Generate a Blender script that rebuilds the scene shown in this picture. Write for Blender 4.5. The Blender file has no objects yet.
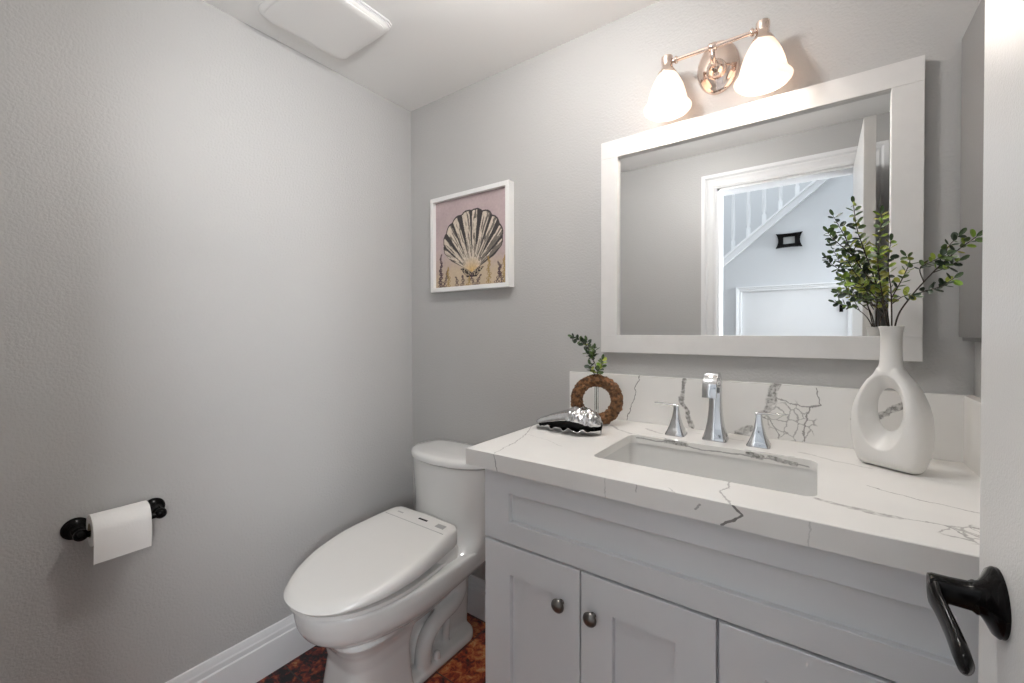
import bpy, bmesh, math, random
from mathutils import Vector, Matrix, noise
R = math.radians
PI = math.pi
scene = bpy.context.scene
col = scene.collection

# ------------------------------------------------------------------ camera, world, exposure
CAM = Vector((1.5858, -1.3826, 1.2127))
cam_d = bpy.data.cameras.new('camera')
cam = bpy.data.objects.new('camera', cam_d)
col.objects.link(cam)
scene.camera = cam
F_PX, CY = 426.99, 335.14
cam_d.sensor_fit = 'HORIZONTAL'
cam_d.sensor_width = 36.0
cam_d.lens = F_PX / 1024 * 36.0
cam_d.shift_y = -(683 / 2 - CY) / 1024
cam_d.clip_start = 0.02
a, b, r = R(35.7234), R(-0.6237), R(-0.1137)
Fv = Vector((-math.sin(a) * math.cos(b), math.cos(a) * math.cos(b), math.sin(b)))
Rv = Vector((math.cos(a), math.sin(a), 0))
Uv = Rv.cross(Fv)
R2 = Rv * math.cos(r) + Uv * math.sin(r)
U2 = -Rv * math.sin(r) + Uv * math.cos(r)
M = Matrix(((R2.x, U2.x, -Fv.x, CAM.x), (R2.y, U2.y, -Fv.y, CAM.y), (R2.z, U2.z, -Fv.z, CAM.z), (0, 0, 0, 1)))
cam.matrix_world = M

world = bpy.data.worlds.new('world')
scene.world = world
world.use_nodes = True
bg = world.node_tree.nodes['Background']
bg.inputs['Color'].default_value = (0.88, 0.94, 1.0, 1)
bg.inputs['Strength'].default_value = 0.6

scene.view_settings.view_transform = 'Standard'
scene.view_settings.look = 'None'
scene.view_settings.gamma = 1
scene.view_settings.use_curve_mapping = False
scene.view_settings.exposure = 0.62
scene.cycles.use_denoising = True
scene.cycles.max_bounces = 10
scene.cycles.diffuse_bounces = 7
scene.cycles.glossy_bounces = 6
scene.cycles.sample_clamp_indirect = 6


def lamp(name, kind, loc, energy, color, size=None, size_y=None, rot=None, radius=None, spread=None):
    d = bpy.data.lights.new(name, kind)
    d.energy = energy
    d.color = color
    if kind == 'AREA':
        d.shape = 'RECTANGLE'
        d.size = size
        d.size_y = size_y
        if spread: d.spread = spread
    elif radius:
        d.shadow_soft_size = radius
    o = bpy.data.objects.new(name, d)
    o.location = loc
    if rot: o.rotation_euler = rot
    col.objects.link(o)
    return o


# room measures
RW, RD, RH = 1.869, 1.371, 2.257          # width, depth (door wall), height
WT = 0.12
OX0, OX1, OZ = 1.10, 1.757, 2.035         # doorway
HY = -2.62                                # hall stair wall
# added area lights for daylight in the stair hall; no window stands there
lamp('hall_top_fill', 'AREA', (0.9, -2.3, 3.8), 26, (0.91, 0.955, 1.0), 2.0, 1.0, (0, 0, 0))
lamp('hall_side_fill', 'AREA', (2.85, -1.88, 1.50), 34, (0.91, 0.955, 1.0), 1.7, 0.6, Vector((1, -0.31, 0.05)).to_track_quat('Z', 'Y').to_euler(), spread=R(80))  # added fill, aimed through the doorway onto the left wall


# ------------------------------------------------------------------ materials
def new_mat(name):
    m = bpy.data.materials.new(name)
    m.use_nodes = True
    return m, m.node_tree.nodes, m.node_tree.links, m.node_tree.nodes['Principled BSDF']


def mat(name, color, rough=0.5, metal=0.0, bump=0.0, bscale=60, var=0.0, vscale=4, coat=0.0, detail=3, spec=None, emit=None, estr=0):
    m, n, l, p = new_mat(name)
    p.inputs['Base Color'].default_value = (*color, 1)
    p.inputs['Roughness'].default_value = rough
    p.inputs['Metallic'].default_value = metal
    p.inputs['Coat Weight'].default_value = coat
    if spec is not None: p.inputs['Specular IOR Level'].default_value = spec
    if emit:
        p.inputs['Emission Color'].default_value = (*emit, 1)
        p.inputs['Emission Strength'].default_value = estr
    if bump or var:
        tc = n.new('ShaderNodeNewGeometry')
    if bump:
        t = n.new('ShaderNodeTexNoise')
        t.inputs['Scale'].default_value = bscale
        t.inputs['Detail'].default_value = detail
        l.new(tc.outputs['Position'], t.inputs['Vector'])
        bm_ = n.new('ShaderNodeBump')
        bm_.inputs['Strength'].default_value = bump
        bm_.inputs['Distance'].default_value = 0.004
        l.new(t.outputs['Fac'], bm_.inputs['Height'])
        l.new(bm_.outputs['Normal'], p.inputs['Normal'])
    if var:
        t2 = n.new('ShaderNodeTexNoise')
        t2.inputs['Scale'].default_value = vscale
        t2.inputs['Detail'].default_value = 4
        l.new(tc.outputs['Position'], t2.inputs['Vector'])
        rp = n.new('ShaderNodeValToRGB')
        rp.color_ramp.elements[0].position = 0.3
        rp.color_ramp.elements[1].position = 0.7
        rp.color_ramp.elements[0].color = (*[c * (1 - var) for c in color], 1)
        rp.color_ramp.elements[1].color = (*[min(1, c * (1 + var)) for c in color], 1)
        l.new(t2.outputs['Fac'], rp.inputs['Fac'])
        l.new(rp.outputs['Color'], p.inputs['Base Color'])
    return m


WALLC = (0.46, 0.452, 0.443)
m_wall = mat('wall_paint', WALLC, 0.42, bump=0.42, bscale=140, var=0.015, vscale=2.5)
m_ceil = mat('ceiling_paint', (0.88, 0.87, 0.855), 0.7, bump=0.08, bscale=150)
m_trim = mat('trim_paint', (0.74, 0.74, 0.745), 0.32, var=0.01)
m_door = mat('door_paint', (0.64, 0.63, 0.615), 0.30, bump=0.16, bscale=420, var=0.01)
m_cab = mat('cabinet_paint', (0.72, 0.73, 0.745), 0.38, var=0.01, vscale=6)
m_frame = mat('mirror_frame_paint', (0.66, 0.645, 0.63), 0.4, bump=0.03, bscale=40, var=0.02, vscale=30)
m_porc = mat('porcelain', (0.70, 0.695, 0.68), 0.10, coat=0.4, var=0.01, vscale=5)
m_seat = mat('seat_plastic', (0.74, 0.725, 0.70), 0.22, var=0.01, vscale=5)
m_black = mat('black_enamel', (0.004, 0.0035, 0.0035), 0.13, spec=0.12, var=0.2, vscale=20)
m_chrome = mat('chrome', (0.60, 0.605, 0.615), 0.07, 1.0, var=0.02, vscale=20)
m_knob = mat('pewter', (0.17, 0.16, 0.15), 0.30, 1.0, var=0.15, vscale=50)
m_nickel = mat('rosy_nickel', (0.80, 0.66, 0.58), 0.09, 1.0, var=0.03, vscale=30)
m_ceramic = mat('matte_ceramic', (0.73, 0.715, 0.69), 0.35, var=0.01, vscale=8)
m_paper = mat('tissue_paper', (0.82, 0.80, 0.775), 0.95, bump=0.2, bscale=260)
m_core = mat('cardboard', (0.42, 0.33, 0.24), 0.9, bump=0.1, bscale=200)
m_mirror = mat('mirror_glass', (0.86, 0.87, 0.87), 0.0, 1.0)
m_dark = mat('dark_gap', (0.012, 0.012, 0.012), 0.8, var=0.1)
m_silver = mat('silver_leaf', (0.62, 0.62, 0.62), 0.16, 1.0, bump=0.25, bscale=70, var=0.12, vscale=60)
m_hollow_shade = mat('shell_hollow_shade', (0.02, 0.019, 0.018), 0.5, 0.6, var=0.2, vscale=40)  # dark tone stands for shade in the shell's hollow
m_bark = mat('brown_bark', (0.15, 0.068, 0.026), 0.8, bump=0.9, bscale=150, var=0.85, vscale=110)
m_stem = mat('twig', (0.045, 0.03, 0.022), 0.7, bump=0.3, bscale=200, var=0.2, vscale=60)
m_hall = mat('hall_paint', (0.60, 0.615, 0.63), 0.6, bump=0.05, bscale=120)
m_halltrim = mat('hall_trim_paint', (0.78, 0.79, 0.80), 0.35, var=0.01)
m_button = mat('grey_button', (0.36, 0.355, 0.35), 0.4, var=0.02)
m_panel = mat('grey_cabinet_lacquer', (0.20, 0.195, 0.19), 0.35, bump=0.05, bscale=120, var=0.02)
m_wood = mat('hall_floor_wood', (0.26, 0.17, 0.10), 0.4, bump=0.1, bscale=40, var=0.3, vscale=8)
m_bulb = mat('bulb', (1, 1, 1), 0.3, emit=(1.0, 0.93, 0.84), estr=4)
m_bulb.node_tree.nodes['Principled BSDF'].inputs['Base Color'].default_value = (1, 0.97, 0.92, 1)


def leaf_mat():
    m, n, l, p = new_mat('leaf')
    at = n.new('ShaderNodeAttribute')
    at.attribute_name = 'leafcol'
    l.new(at.outputs['Color'], p.inputs['Base Color'])
    p.inputs['Roughness'].default_value = 0.42
    p.inputs['Subsurface Weight'].default_value = 0.0
    return m


m_leaf = leaf_mat()


def shade_mat():
    m, n, l, p = new_mat('frosted_glass')
    out = n['Material Output']
    tr = n.new('ShaderNodeBsdfTranslucent')
    tr.inputs['Color'].default_value = (1.0, 0.88, 0.80, 1)
    p.inputs['Base Color'].default_value = (0.92, 0.86, 0.80, 1)
    p.inputs['Roughness'].default_value = 0.25
    mx = n.new('ShaderNodeMixShader')
    mx.inputs[0].default_value = 0.34
    l.new(p.outputs[0], mx.inputs[1])
    l.new(tr.outputs[0], mx.inputs[2])
    l.new(mx.outputs[0], out.inputs['Surface'])
    t = n.new('ShaderNodeTexNoise')
    t.inputs['Scale'].default_value = 300
    bp_ = n.new('ShaderNodeBump')
    bp_.inputs['Strength'].default_value = 0.05
    l.new(t.outputs['Fac'], bp_.inputs['Height'])
    l.new(bp_.outputs['Normal'], p.inputs['Normal'])
    return m


m_shade = shade_mat()


def glass_mat():
    m, n, l, p = new_mat('clear_glass')
    p.inputs['Base Color'].default_value = (0.92, 0.95, 0.95, 1)
    p.inputs['Roughness'].default_value = 0.02
    p.inputs['Transmission Weight'].default_value = 1.0
    p.inputs['IOR'].default_value = 1.45
    return m


m_glass = glass_mat()


def tile_mat():
    """rusty multicolour slate tiles, 30 cm, thin grout"""
    m, n, l, p = new_mat('slate_tile')
    geo = n.new('ShaderNodeNewGeometry')
    off = n.new('ShaderNodeVectorMath'); off.operation = 'ADD'
    off.inputs[1].default_value = (0.11 + 3, 0.62 + 3, 0)
    l.new(geo.outputs['Position'], off.inputs[0])
    sc = n.new('ShaderNodeVectorMath'); sc.operation = 'SCALE'
    sc.inputs['Scale'].default_value = 1 / 0.30
    l.new(off.outputs[0], sc.inputs[0])
    fl = n.new('ShaderNodeVectorMath'); fl.operation = 'FLOOR'
    l.new(sc.outputs[0], fl.inputs[0])
    wn = n.new('ShaderNodeTexWhiteNoise'); wn.noise_dimensions = '2D'
    l.new(fl.outputs[0], wn.inputs['Vector'])
    # per-tile offset into noise
    ad = n.new('ShaderNodeVectorMath'); ad.operation = 'MULTIPLY_ADD'
    ad.inputs[1].default_value = (5, 5, 5)
    l.new(wn.outputs['Color'], ad.inputs[0])
    l.new(geo.outputs['Position'], ad.inputs[2])
    t = n.new('ShaderNodeTexNoise'); t.inputs['Scale'].default_value = 33; t.inputs['Detail'].default_value = 9
    t.inputs['Roughness'].default_value = 0.68; t.inputs['Distortion'].default_value = 0.5
    l.new(ad.outputs[0], t.inputs['Vector'])
    rp = n.new('ShaderNodeValToRGB'); cr = rp.color_ramp
    cr.elements[0].position = 0.30; cr.elements[0].color = (0.006, 0.005, 0.006, 1)
    cr.elements[1].position = 0.74; cr.elements[1].color = (0.50, 0.33, 0.18, 1)
    for pos, c in ((0.40, (0.012, 0.006, 0.008, 1)), (0.46, (0.12, 0.012, 0.010, 1)), (0.52, (0.28, 0.045, 0.016, 1)), (0.60, (0.42, 0.15, 0.05, 1))):
        e = cr.elements.new(pos); e.color = c
    # bias per tile
    mr = n.new('ShaderNodeMath'); mr.operation = 'MULTIPLY_ADD'
    mr.inputs[1].default_value = 0.16
    l.new(wn.outputs['Value'], mr.inputs[0])
    sb = n.new('ShaderNodeMath'); sb.operation = 'SUBTRACT'; sb.inputs[1].default_value = 0.11
    l.new(t.outputs['Fac'], sb.inputs[0])
    l.new(sb.outputs[0], mr.inputs[2])
    l.new(mr.outputs[0], rp.inputs['Fac'])
    # grout
    fr = n.new('ShaderNodeVectorMath'); fr.operation = 'FRACTION'
    l.new(sc.outputs[0], fr.inputs[0])
    sp = n.new('ShaderNodeSeparateXYZ'); l.new(fr.outputs[0], sp.inputs[0])
    outs = []
    for ax in ('X', 'Y'):
        s1 = n.new('ShaderNodeMath'); s1.operation = 'SUBTRACT'; s1.inputs[1].default_value = 0.5
        l.new(sp.outputs[ax], s1.inputs[0])
        ab = n.new('ShaderNodeMath'); ab.operation = 'ABSOLUTE'; l.new(s1.outputs[0], ab.inputs[0])
        outs.append(ab)
    mxx = n.new('ShaderNodeMath'); mxx.operation = 'MAXIMUM'
    l.new(outs[0].outputs[0], mxx.inputs[0]); l.new(outs[1].outputs[0], mxx.inputs[1])
    gt = n.new('ShaderNodeMath'); gt.operation = 'GREATER_THAN'; gt.inputs[1].default_value = 0.492
    l.new(mxx.outputs[0], gt.inputs[0])
    mix = n.new('ShaderNodeMixRGB'); mix.inputs['Color2'].default_value = (0.05, 0.035, 0.03, 1)
    l.new(gt.outputs[0], mix.inputs['Fac']); l.new(rp.outputs['Color'], mix.inputs['Color1'])
    l.new(mix.outputs[0], p.inputs['Base Color'])
    p.inputs['Roughness'].default_value = 0.35
    bp_ = n.new('ShaderNodeBump'); bp_.inputs['Strength'].default_value = 0.3; bp_.inputs['Distance'].default_value = 0.004
    l.new(t.outputs['Fac'], bp_.inputs['Height']); l.new(bp_.outputs['Normal'], p.inputs['Normal'])
    return m


m_tile = tile_mat()


def seg_group():
    g = bpy.data.node_groups.new('segment_distance', 'ShaderNodeTree')
    g.interface.new_socket('P', in_out='INPUT', socket_type='NodeSocketVector')
    g.interface.new_socket('A', in_out='INPUT', socket_type='NodeSocketVector')
    g.interface.new_socket('AB', in_out='INPUT', socket_type='NodeSocketVector')
    g.interface.new_socket('W', in_out='INPUT', socket_type='NodeSocketFloat')
    g.interface.new_socket('D', in_out='OUTPUT', socket_type='NodeSocketFloat')
    n, l = g.nodes, g.links
    gi, go = n.new('NodeGroupInput'), n.new('NodeGroupOutput')

    def vm(op):
        x = n.new('ShaderNodeVectorMath'); x.operation = op; return x

    pa = vm('SUBTRACT'); l.new(gi.outputs['P'], pa.inputs[0]); l.new(gi.outputs['A'], pa.inputs[1])
    d1 = vm('DOT_PRODUCT'); l.new(pa.outputs[0], d1.inputs[0]); l.new(gi.outputs['AB'], d1.inputs[1])
    d2 = vm('DOT_PRODUCT'); l.new(gi.outputs['AB'], d2.inputs[0]); l.new(gi.outputs['AB'], d2.inputs[1])
    dv = n.new('ShaderNodeMath'); dv.operation = 'DIVIDE'; dv.use_clamp = True
    l.new(d1.outputs['Value'], dv.inputs[0]); l.new(d2.outputs['Value'], dv.inputs[1])
    s = vm('SCALE'); l.new(gi.outputs['AB'], s.inputs[0]); l.new(dv.outputs[0], s.inputs['Scale'])
    q = vm('SUBTRACT'); l.new(pa.outputs[0], q.inputs[0]); l.new(s.outputs[0], q.inputs[1])
    ln = vm('LENGTH'); l.new(q.outputs[0], ln.inputs[0])
    # normalised by width: 1 = vein core, 0 = outside
    dd = n.new('ShaderNodeMath'); dd.operation = 'DIVIDE'
    l.new(ln.outputs['Value'], dd.inputs[0]); l.new(gi.outputs['W'], dd.inputs[1])
    l.new(dd.outputs[0], go.inputs['D'])
    return g


SEG = seg_group()


def quartz(name, veins, webs=(), base=(0.80, 0.785, 0.76), axes=(1, 1, 0)):
    """veins: (list of points, width_m, strength); webs: (centre, radius, strength) crackle patches"""
    m, n, l, p = new_mat(name)
    geo = n.new('ShaderNodeNewGeometry')
    nz = n.new('ShaderNodeTexNoise'); nz.inputs['Scale'].default_value = 26; nz.inputs['Detail'].default_value = 5
    nz.inputs['Roughness'].default_value = 0.65
    l.new(geo.outputs['Position'], nz.inputs['Vector'])
    s1 = n.new('ShaderNodeVectorMath'); s1.operation = 'SUBTRACT'; s1.inputs[1].default_value = (0.5, 0.5, 0.5)
    l.new(nz.outputs['Color'], s1.inputs[0])
    s2 = n.new('ShaderNodeVectorMath'); s2.operation = 'SCALE'; s2.inputs['Scale'].default_value = 0.030
    l.new(s1.outputs[0], s2.inputs[0])
    s3 = n.new('ShaderNodeVectorMath'); s3.operation = 'MULTIPLY'; s3.inputs[1].default_value = axes
    l.new(s2.outputs[0], s3.inputs[0])
    P = n.new('ShaderNodeVectorMath'); P.operation = 'ADD'
    l.new(geo.outputs['Position'], P.inputs[0]); l.new(s3.outputs[0], P.inputs[1])
    acc = None

    def maxin(sock):
        nonlocal acc
        if acc is None:
            acc = sock; return
        mx = n.new('ShaderNodeMath'); mx.operation = 'MAXIMUM'
        l.new(acc, mx.inputs[0]); l.new(sock, mx.inputs[1]); acc = mx.outputs[0]

    # mottling inside the wide veins
    mo = n.new('ShaderNodeTexNoise'); mo.inputs['Scale'].default_value = 120; mo.inputs['Detail'].default_value = 4
    l.new(geo.outputs['Position'], mo.inputs['Vector'])
    for pts, w, st in veins:
        for i in range(len(pts) - 1):
            A, B = Vector(pts[i]), Vector(pts[i + 1])
            g = n.new('ShaderNodeGroup'); g.node_tree = SEG
            l.new(P.outputs[0], g.inputs['P'])
            g.inputs['A'].default_value = A
            g.inputs['AB'].default_value = B - A
            g.inputs['W'].default_value = w
            mr = n.new('ShaderNodeMapRange'); mr.interpolation_type = 'SMOOTHSTEP'
            mr.inputs['From Min'].default_value = 1.0; mr.inputs['From Max'].default_value = 0.55
            mr.inputs['To Min'].default_value = 0.0; mr.inputs['To Max'].default_value = st
            l.new(g.outputs['D'], mr.inputs['Value'])
            if w > 0.004:
                mm = n.new('ShaderNodeMapRange')
                mm.inputs['From Min'].default_value = 0.35; mm.inputs['From Max'].default_value = 0.62
                mm.inputs['To Min'].default_value = 0.35; mm.inputs['To Max'].default_value = 1.15
                l.new(mo.outputs['Fac'], mm.inputs['Value'])
                ml = n.new('ShaderNodeMath'); ml.operation = 'MULTIPLY'
                l.new(mr.outputs[0], ml.inputs[0]); l.new(mm.outputs[0], ml.inputs[1])
                maxin(ml.outputs[0])
            else:
                maxin(mr.outputs[0])
    for c, rad, st, vs in webs:
        vo = n.new('ShaderNodeTexVoronoi'); vo.feature = 'DISTANCE_TO_EDGE'; vo.inputs['Scale'].default_value = vs
        l.new(P.outputs[0], vo.inputs['Vector'])
        lt = n.new('ShaderNodeMapRange'); lt.interpolation_type = 'SMOOTHSTEP'
        lt.inputs['From Min'].default_value = 0.055; lt.inputs['From Max'].default_value = 0.02
        l.new(vo.outputs['Distance'], lt.inputs['Value'])
        ds = n.new('ShaderNodeVectorMath'); ds.operation = 'DISTANCE'; ds.inputs[1].default_value = c
        l.new(P.outputs[0], ds.inputs[0])
        ms = n.new('ShaderNodeMapRange'); ms.interpolation_type = 'SMOOTHSTEP'
        ms.inputs['From Min'].default_value = rad; ms.inputs['From Max'].default_value = rad * 0.8
        ms.inputs['To Max'].default_value = st
        l.new(ds.outputs['Value'], ms.inputs['Value'])
        ml = n.new('ShaderNodeMath'); ml.operation = 'MULTIPLY'
        l.new(lt.outputs[0], ml.inputs[0]); l.new(ms.outputs[0], ml.inputs[1])
        maxin(ml.outputs[0])
    # faint cloud
    cl = n.new('ShaderNodeTexNoise'); cl.inputs['Scale'].default_value = 5; cl.inputs['Detail'].default_value = 3
    l.new(geo.outputs['Position'], cl.inputs['Vector'])
    cr = n.new('ShaderNodeValToRGB')
    cr.color_ramp.elements[0].position = 0.35; cr.color_ramp.elements[0].color = (*[c * 0.95 for c in base], 1)
    cr.color_ramp.elements[1].position = 0.6; cr.color_ramp.elements[1].color = (*base, 1)
    l.new(cl.outputs['Fac'], cr.inputs['Fac'])
    mix = n.new('ShaderNodeMixRGB'); mix.inputs['Color2'].default_value = (0.155, 0.148, 0.14, 1)
    l.new(cr.outputs['Color'], mix.inputs['Color1'])
    if acc is not None: l.new(acc, mix.inputs['Fac'])
    else: mix.inputs['Fac'].default_value = 0
    l.new(mix.outputs[0], p.inputs['Base Color'])
    p.inputs['Roughness'].default_value = 0.22
    return m


# ------------------------------------------------------------------ builders
def link(name, data, parent=None):
    o = bpy.data.objects.new(name, data)
    col.objects.link(o)
    if parent is not None:
        o.parent = parent
        o.matrix_parent_inverse = parent.matrix_basis.inverted()
    return o


def obj(name, bm, m, parent=None, smooth=False, bevel=0.0, segs=2, subsurf=0):
    bmesh.ops.recalc_face_normals(bm, faces=bm.faces)
    me = bpy.data.meshes.new(name)
    bm.to_mesh(me)
    bm.free()
    me.materials.append(m)
    if smooth:
        for f in me.polygons: f.use_smooth = True
        try:
            me.set_sharp_from_angle(angle=R(smooth if smooth is not True else 50))
        except Exception:
            pass
    o = link(name, me, parent)
    if bevel:
        md = o.modifiers.new('bevel', 'BEVEL')
        md.width = bevel; md.segments = segs; md.limit_method = 'ANGLE'; md.angle_limit = R(35)
        md.harden_normals = False
    if subsurf:
        md = o.modifiers.new('sub', 'SUBSURF')
        md.levels = md.render_levels = subsurf
    return o


def tag(o, label, cat=None, group=None, kind=None):
    if label: o['label'] = label
    if cat: o['category'] = cat
    if group: o['group'] = group
    if kind: o['kind'] = kind
    return o


def thing(name, loc, label, cat, group=None):
    o = bpy.data.objects.new(name, None)
    col.objects.link(o)
    o.location = loc
    o.empty_display_size = 0.05
    return tag(o, label, cat, group)


def structure(o, label, cat='room'):
    return tag(o, label, cat, None, 'structure')


def box(bm, x0, x1, y0, y1, z0, z1):
    vs = [bm.verts.new(c) for c in ((x0, y0, z0), (x1, y0, z0), (x1, y1, z0), (x0, y1, z0), (x0, y0, z1), (x1, y0, z1), (x1, y1, z1), (x0, y1, z1))]
    for f in ((0, 3, 2, 1), (4, 5, 6, 7), (0, 1, 5, 4), (1, 2, 6, 5), (2, 3, 7, 6), (3, 0, 4, 7)):
        bm.faces.new([vs[i] for i in f])
    return bm


def boxes(*bs):
    bm = bmesh.new()
    for b_ in bs: box(bm, *b_)
    return bm


def loft(bm, rings, closed=True, cap0=True, cap1=True):
    """rings: lists of equal-length point lists"""
    vr = [[bm.verts.new(p_) for p_ in ring] for ring in rings]
    n_ = len(vr[0])
    for i in range(len(vr) - 1):
        for j in range(n_ if closed else n_ - 1):
            k = (j + 1) % n_
            bm.faces.new((vr[i][j], vr[i][k], vr[i + 1][k], vr[i + 1][j]))
    if cap0: bm.faces.new(vr[0][::-1])
    if cap1: bm.faces.new(vr[-1])
    return vr


def lathe(bm, prof, loc=(0, 0, 0), axis=(0, 0, 1), segs=32, cap0=True, cap1=True, sx=1.0):
    """prof: (radius, height along axis)"""
    q = Vector((0, 0, 1)).rotation_difference(Vector(axis).normalized())
    L = Vector(loc)
    rings = []
    for r_, h in prof:
        rings.append([L + q @ Vector((r_ * math.cos(2 * PI * j / segs) * sx, r_ * math.sin(2 * PI * j / segs), h)) for j in range(segs)])
    loft(bm, rings, True, cap0, cap1)
    return bm


def tube(bm, pts, rad, segs=10, cap=True):
    pts = [Vector(p_) for p_ in pts]
    rads = rad if isinstance(rad, (list, tuple)) else [rad] * len(pts)
    rings = []
    up = Vector((0.013, 0.02, 1)).normalized()
    t0 = (pts[1] - pts[0]).normalized()
    nx = t0.cross(up)
    if nx.length < 0.05: nx = t0.cross(Vector((1, 0.1, 0)))
    nx.normalize()
    for i, p_ in enumerate(pts):
        if i == 0: t = pts[1] - pts[0]
        elif i == len(pts) - 1: t = pts[-1] - pts[-2]
        else: t = (pts[i + 1] - pts[i - 1])
        t.normalize()
        nx = (nx - t * nx.dot(t)).normalized()
        ny = t.cross(nx)
        rings.append([p_ + (nx * math.cos(2 * PI * j / segs) + ny * math.sin(2 * PI * j / segs)) * rads[i] for j in range(segs)])
    loft(bm, rings, True, cap, cap)
    return bm


def spline(pts, n_=8):
    """catmull-rom through pts"""
    P_ = [Vector(p_) for p_ in pts]
    P_ = [P_[0] * 2 - P_[1]] + P_ + [P_[-1] * 2 - P_[-2]]
    out = []
    for i in range(1, len(P_) - 2):
        for k in range(n_):
            t = k / n_
            p0_, p1_, p2_, p3_ = P_[i - 1:i + 3]
            out.append(0.5 * ((2 * p1_) + (p2_ - p0_) * t + (2 * p0_ - 5 * p1_ + 4 * p2_ - p3_) * t * t + (3 * p1_ - p0_ - 3 * p2_ + p3_) * t ** 3))
    out.append(P_[-2])
    return out


def rrect(x0, x1, y0, y1, r_, z, n_=6):
    pts = []
    for cx_, cy_, a0 in ((x1 - r_, y1 - r_, 0), (x0 + r_, y1 - r_, 90), (x0 + r_, y0 + r_, 180), (x1 - r_, y0 + r_, 270)):
        for k in range(n_ + 1):
            t = R(a0 + 90 * k / n_)
            pts.append(Vector((cx_ + r_ * math.cos(t), cy_ + r_ * math.sin(t), z)))
    return pts


def lerp(a_, b_, t): return a_ + (b_ - a_) * t


def interp(tab, x):
    if x <= tab[0][0]: return tab[0][1]
    for i in range(len(tab) - 1):
        if x <= tab[i + 1][0]:
            t = (x - tab[i][0]) / (tab[i + 1][0] - tab[i][0])
            return lerp(tab[i][1], tab[i + 1][1], t)
    return tab[-1][1]


# ------------------------------------------------------------------ room shell
structure(obj('floor', boxes((-WT, RW + WT, -RD - WT, WT, -0.08, 0)), m_tile), 'rusty red and black slate tile floor')
structure(obj('ceiling', boxes((-WT, RW + WT, -RD - WT, WT, RH, RH + 0.1)), m_ceil), 'white painted ceiling')
structure(obj('wall_left', boxes((-WT, 0, -RD - WT, WT, 0, RH)), m_wall), 'light grey textured wall on the left')
structure(obj('wall_back', boxes((0, RW, 0, WT, 0, RH)), m_wall), 'grey textured wall behind the mirror and toilet')
structure(obj('wall_right', boxes((RW, RW + WT, -RD - WT, WT, 0, RH)), m_wall), 'grey wall behind the open door')
structure(obj('wall_front', boxes((0, OX0, -RD - WT, -RD, 0, RH), (OX1, RW, -RD - WT, -RD, 0, RH), (OX0, OX1, -RD - WT, -RD, OZ, RH)), m_wall),
          'grey wall with the doorway, seen in the mirror')


def sweep_profile(bm, prof, stations):
    """prof points (u,v); stations: functions (u,v)->point"""
    loft(bm, [[st(u, v) for u, v in prof] for st in stations], True, True, True)


BB = [(0, 0), (0.016, 0), (0.016, 0.112), (0.0125, 0.116), (0.0125, 0.132), (0.010, 0.137), (0.0085, 0.147), (0.006, 0.158), (0, 0.160)]


def baseboard(name, st0, st1, label):
    bm = bmesh.new()
    sweep_profile(bm, BB, [st0, st1])
    return structure(obj(name, bm, m_trim), label, 'baseboard')


baseboard('baseboard_left', lambda u, v: (u, -RD, v), lambda u, v: (u, -u, v), 'white moulded baseboard along the left wall')
baseboard('baseboard_back', lambda u, v: (u, -u, v), lambda u, v: (0.9, -u, v), 'white moulded baseboard behind the toilet')
baseboard('baseboard_front', lambda u, v: (u, -RD + u, v), lambda u, v: (OX0 - 0.083, -RD + u, v), 'white baseboard beside the doorway')

CAS = [(0, 0), (0, 0.010), (0.012, 0.013), (0.020, 0.010), (0.034, 0.012), (0.048, 0.016), (0.056, 0.013), (0.066, 0.020), (0.083, 0.020), (0.083, 0)]


def casing(name, x0, x1, zt, y, sgn, m, label, w=1.0, z0=0, sides='lr', zb=None):
    bm = bmesh.new()
    st = []
    if 'l' in sides: st.append(lambda u, v: (x0 - u * w, y + sgn * v, z0))
    st.append(lambda u, v: (x0 - u * w, y + sgn * v, zt + u * w))
    st.append(lambda u, v: (x1 + u * w, y + sgn * v, zt + u * w))
    st.append(lambda u, v: (x1 + u * w, y + sgn * v, z0))
    sweep_profile(bm, CAS, st)
    return bm


structure(obj('trim_1', casing('c', OX0, OX1 + 0.012, OZ, -RD, 1, m_trim, ''), m_trim), 'white moulded casing round the doorway, seen in the mirror', 'door casing')
structure(obj('trim_2', casing('c', OX0, OX1 + 0.012, OZ, -RD - WT, -1, m_trim, ''), m_halltrim), 'white casing on the hall side of the doorway', 'door casing')
structure(obj('trim_3', boxes((OX0 - 0.002, OX0 + 0.012, -RD - WT, -RD, 0, OZ), (OX0, OX1, -RD - WT, -RD, OZ - 0.012, OZ + 0.002), (OX1 + 0.001, OX1 + 0.013, -RD - WT, -RD, 0, OZ)), m_trim),
          'white door jamb lining the doorway', 'door jamb')

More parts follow.
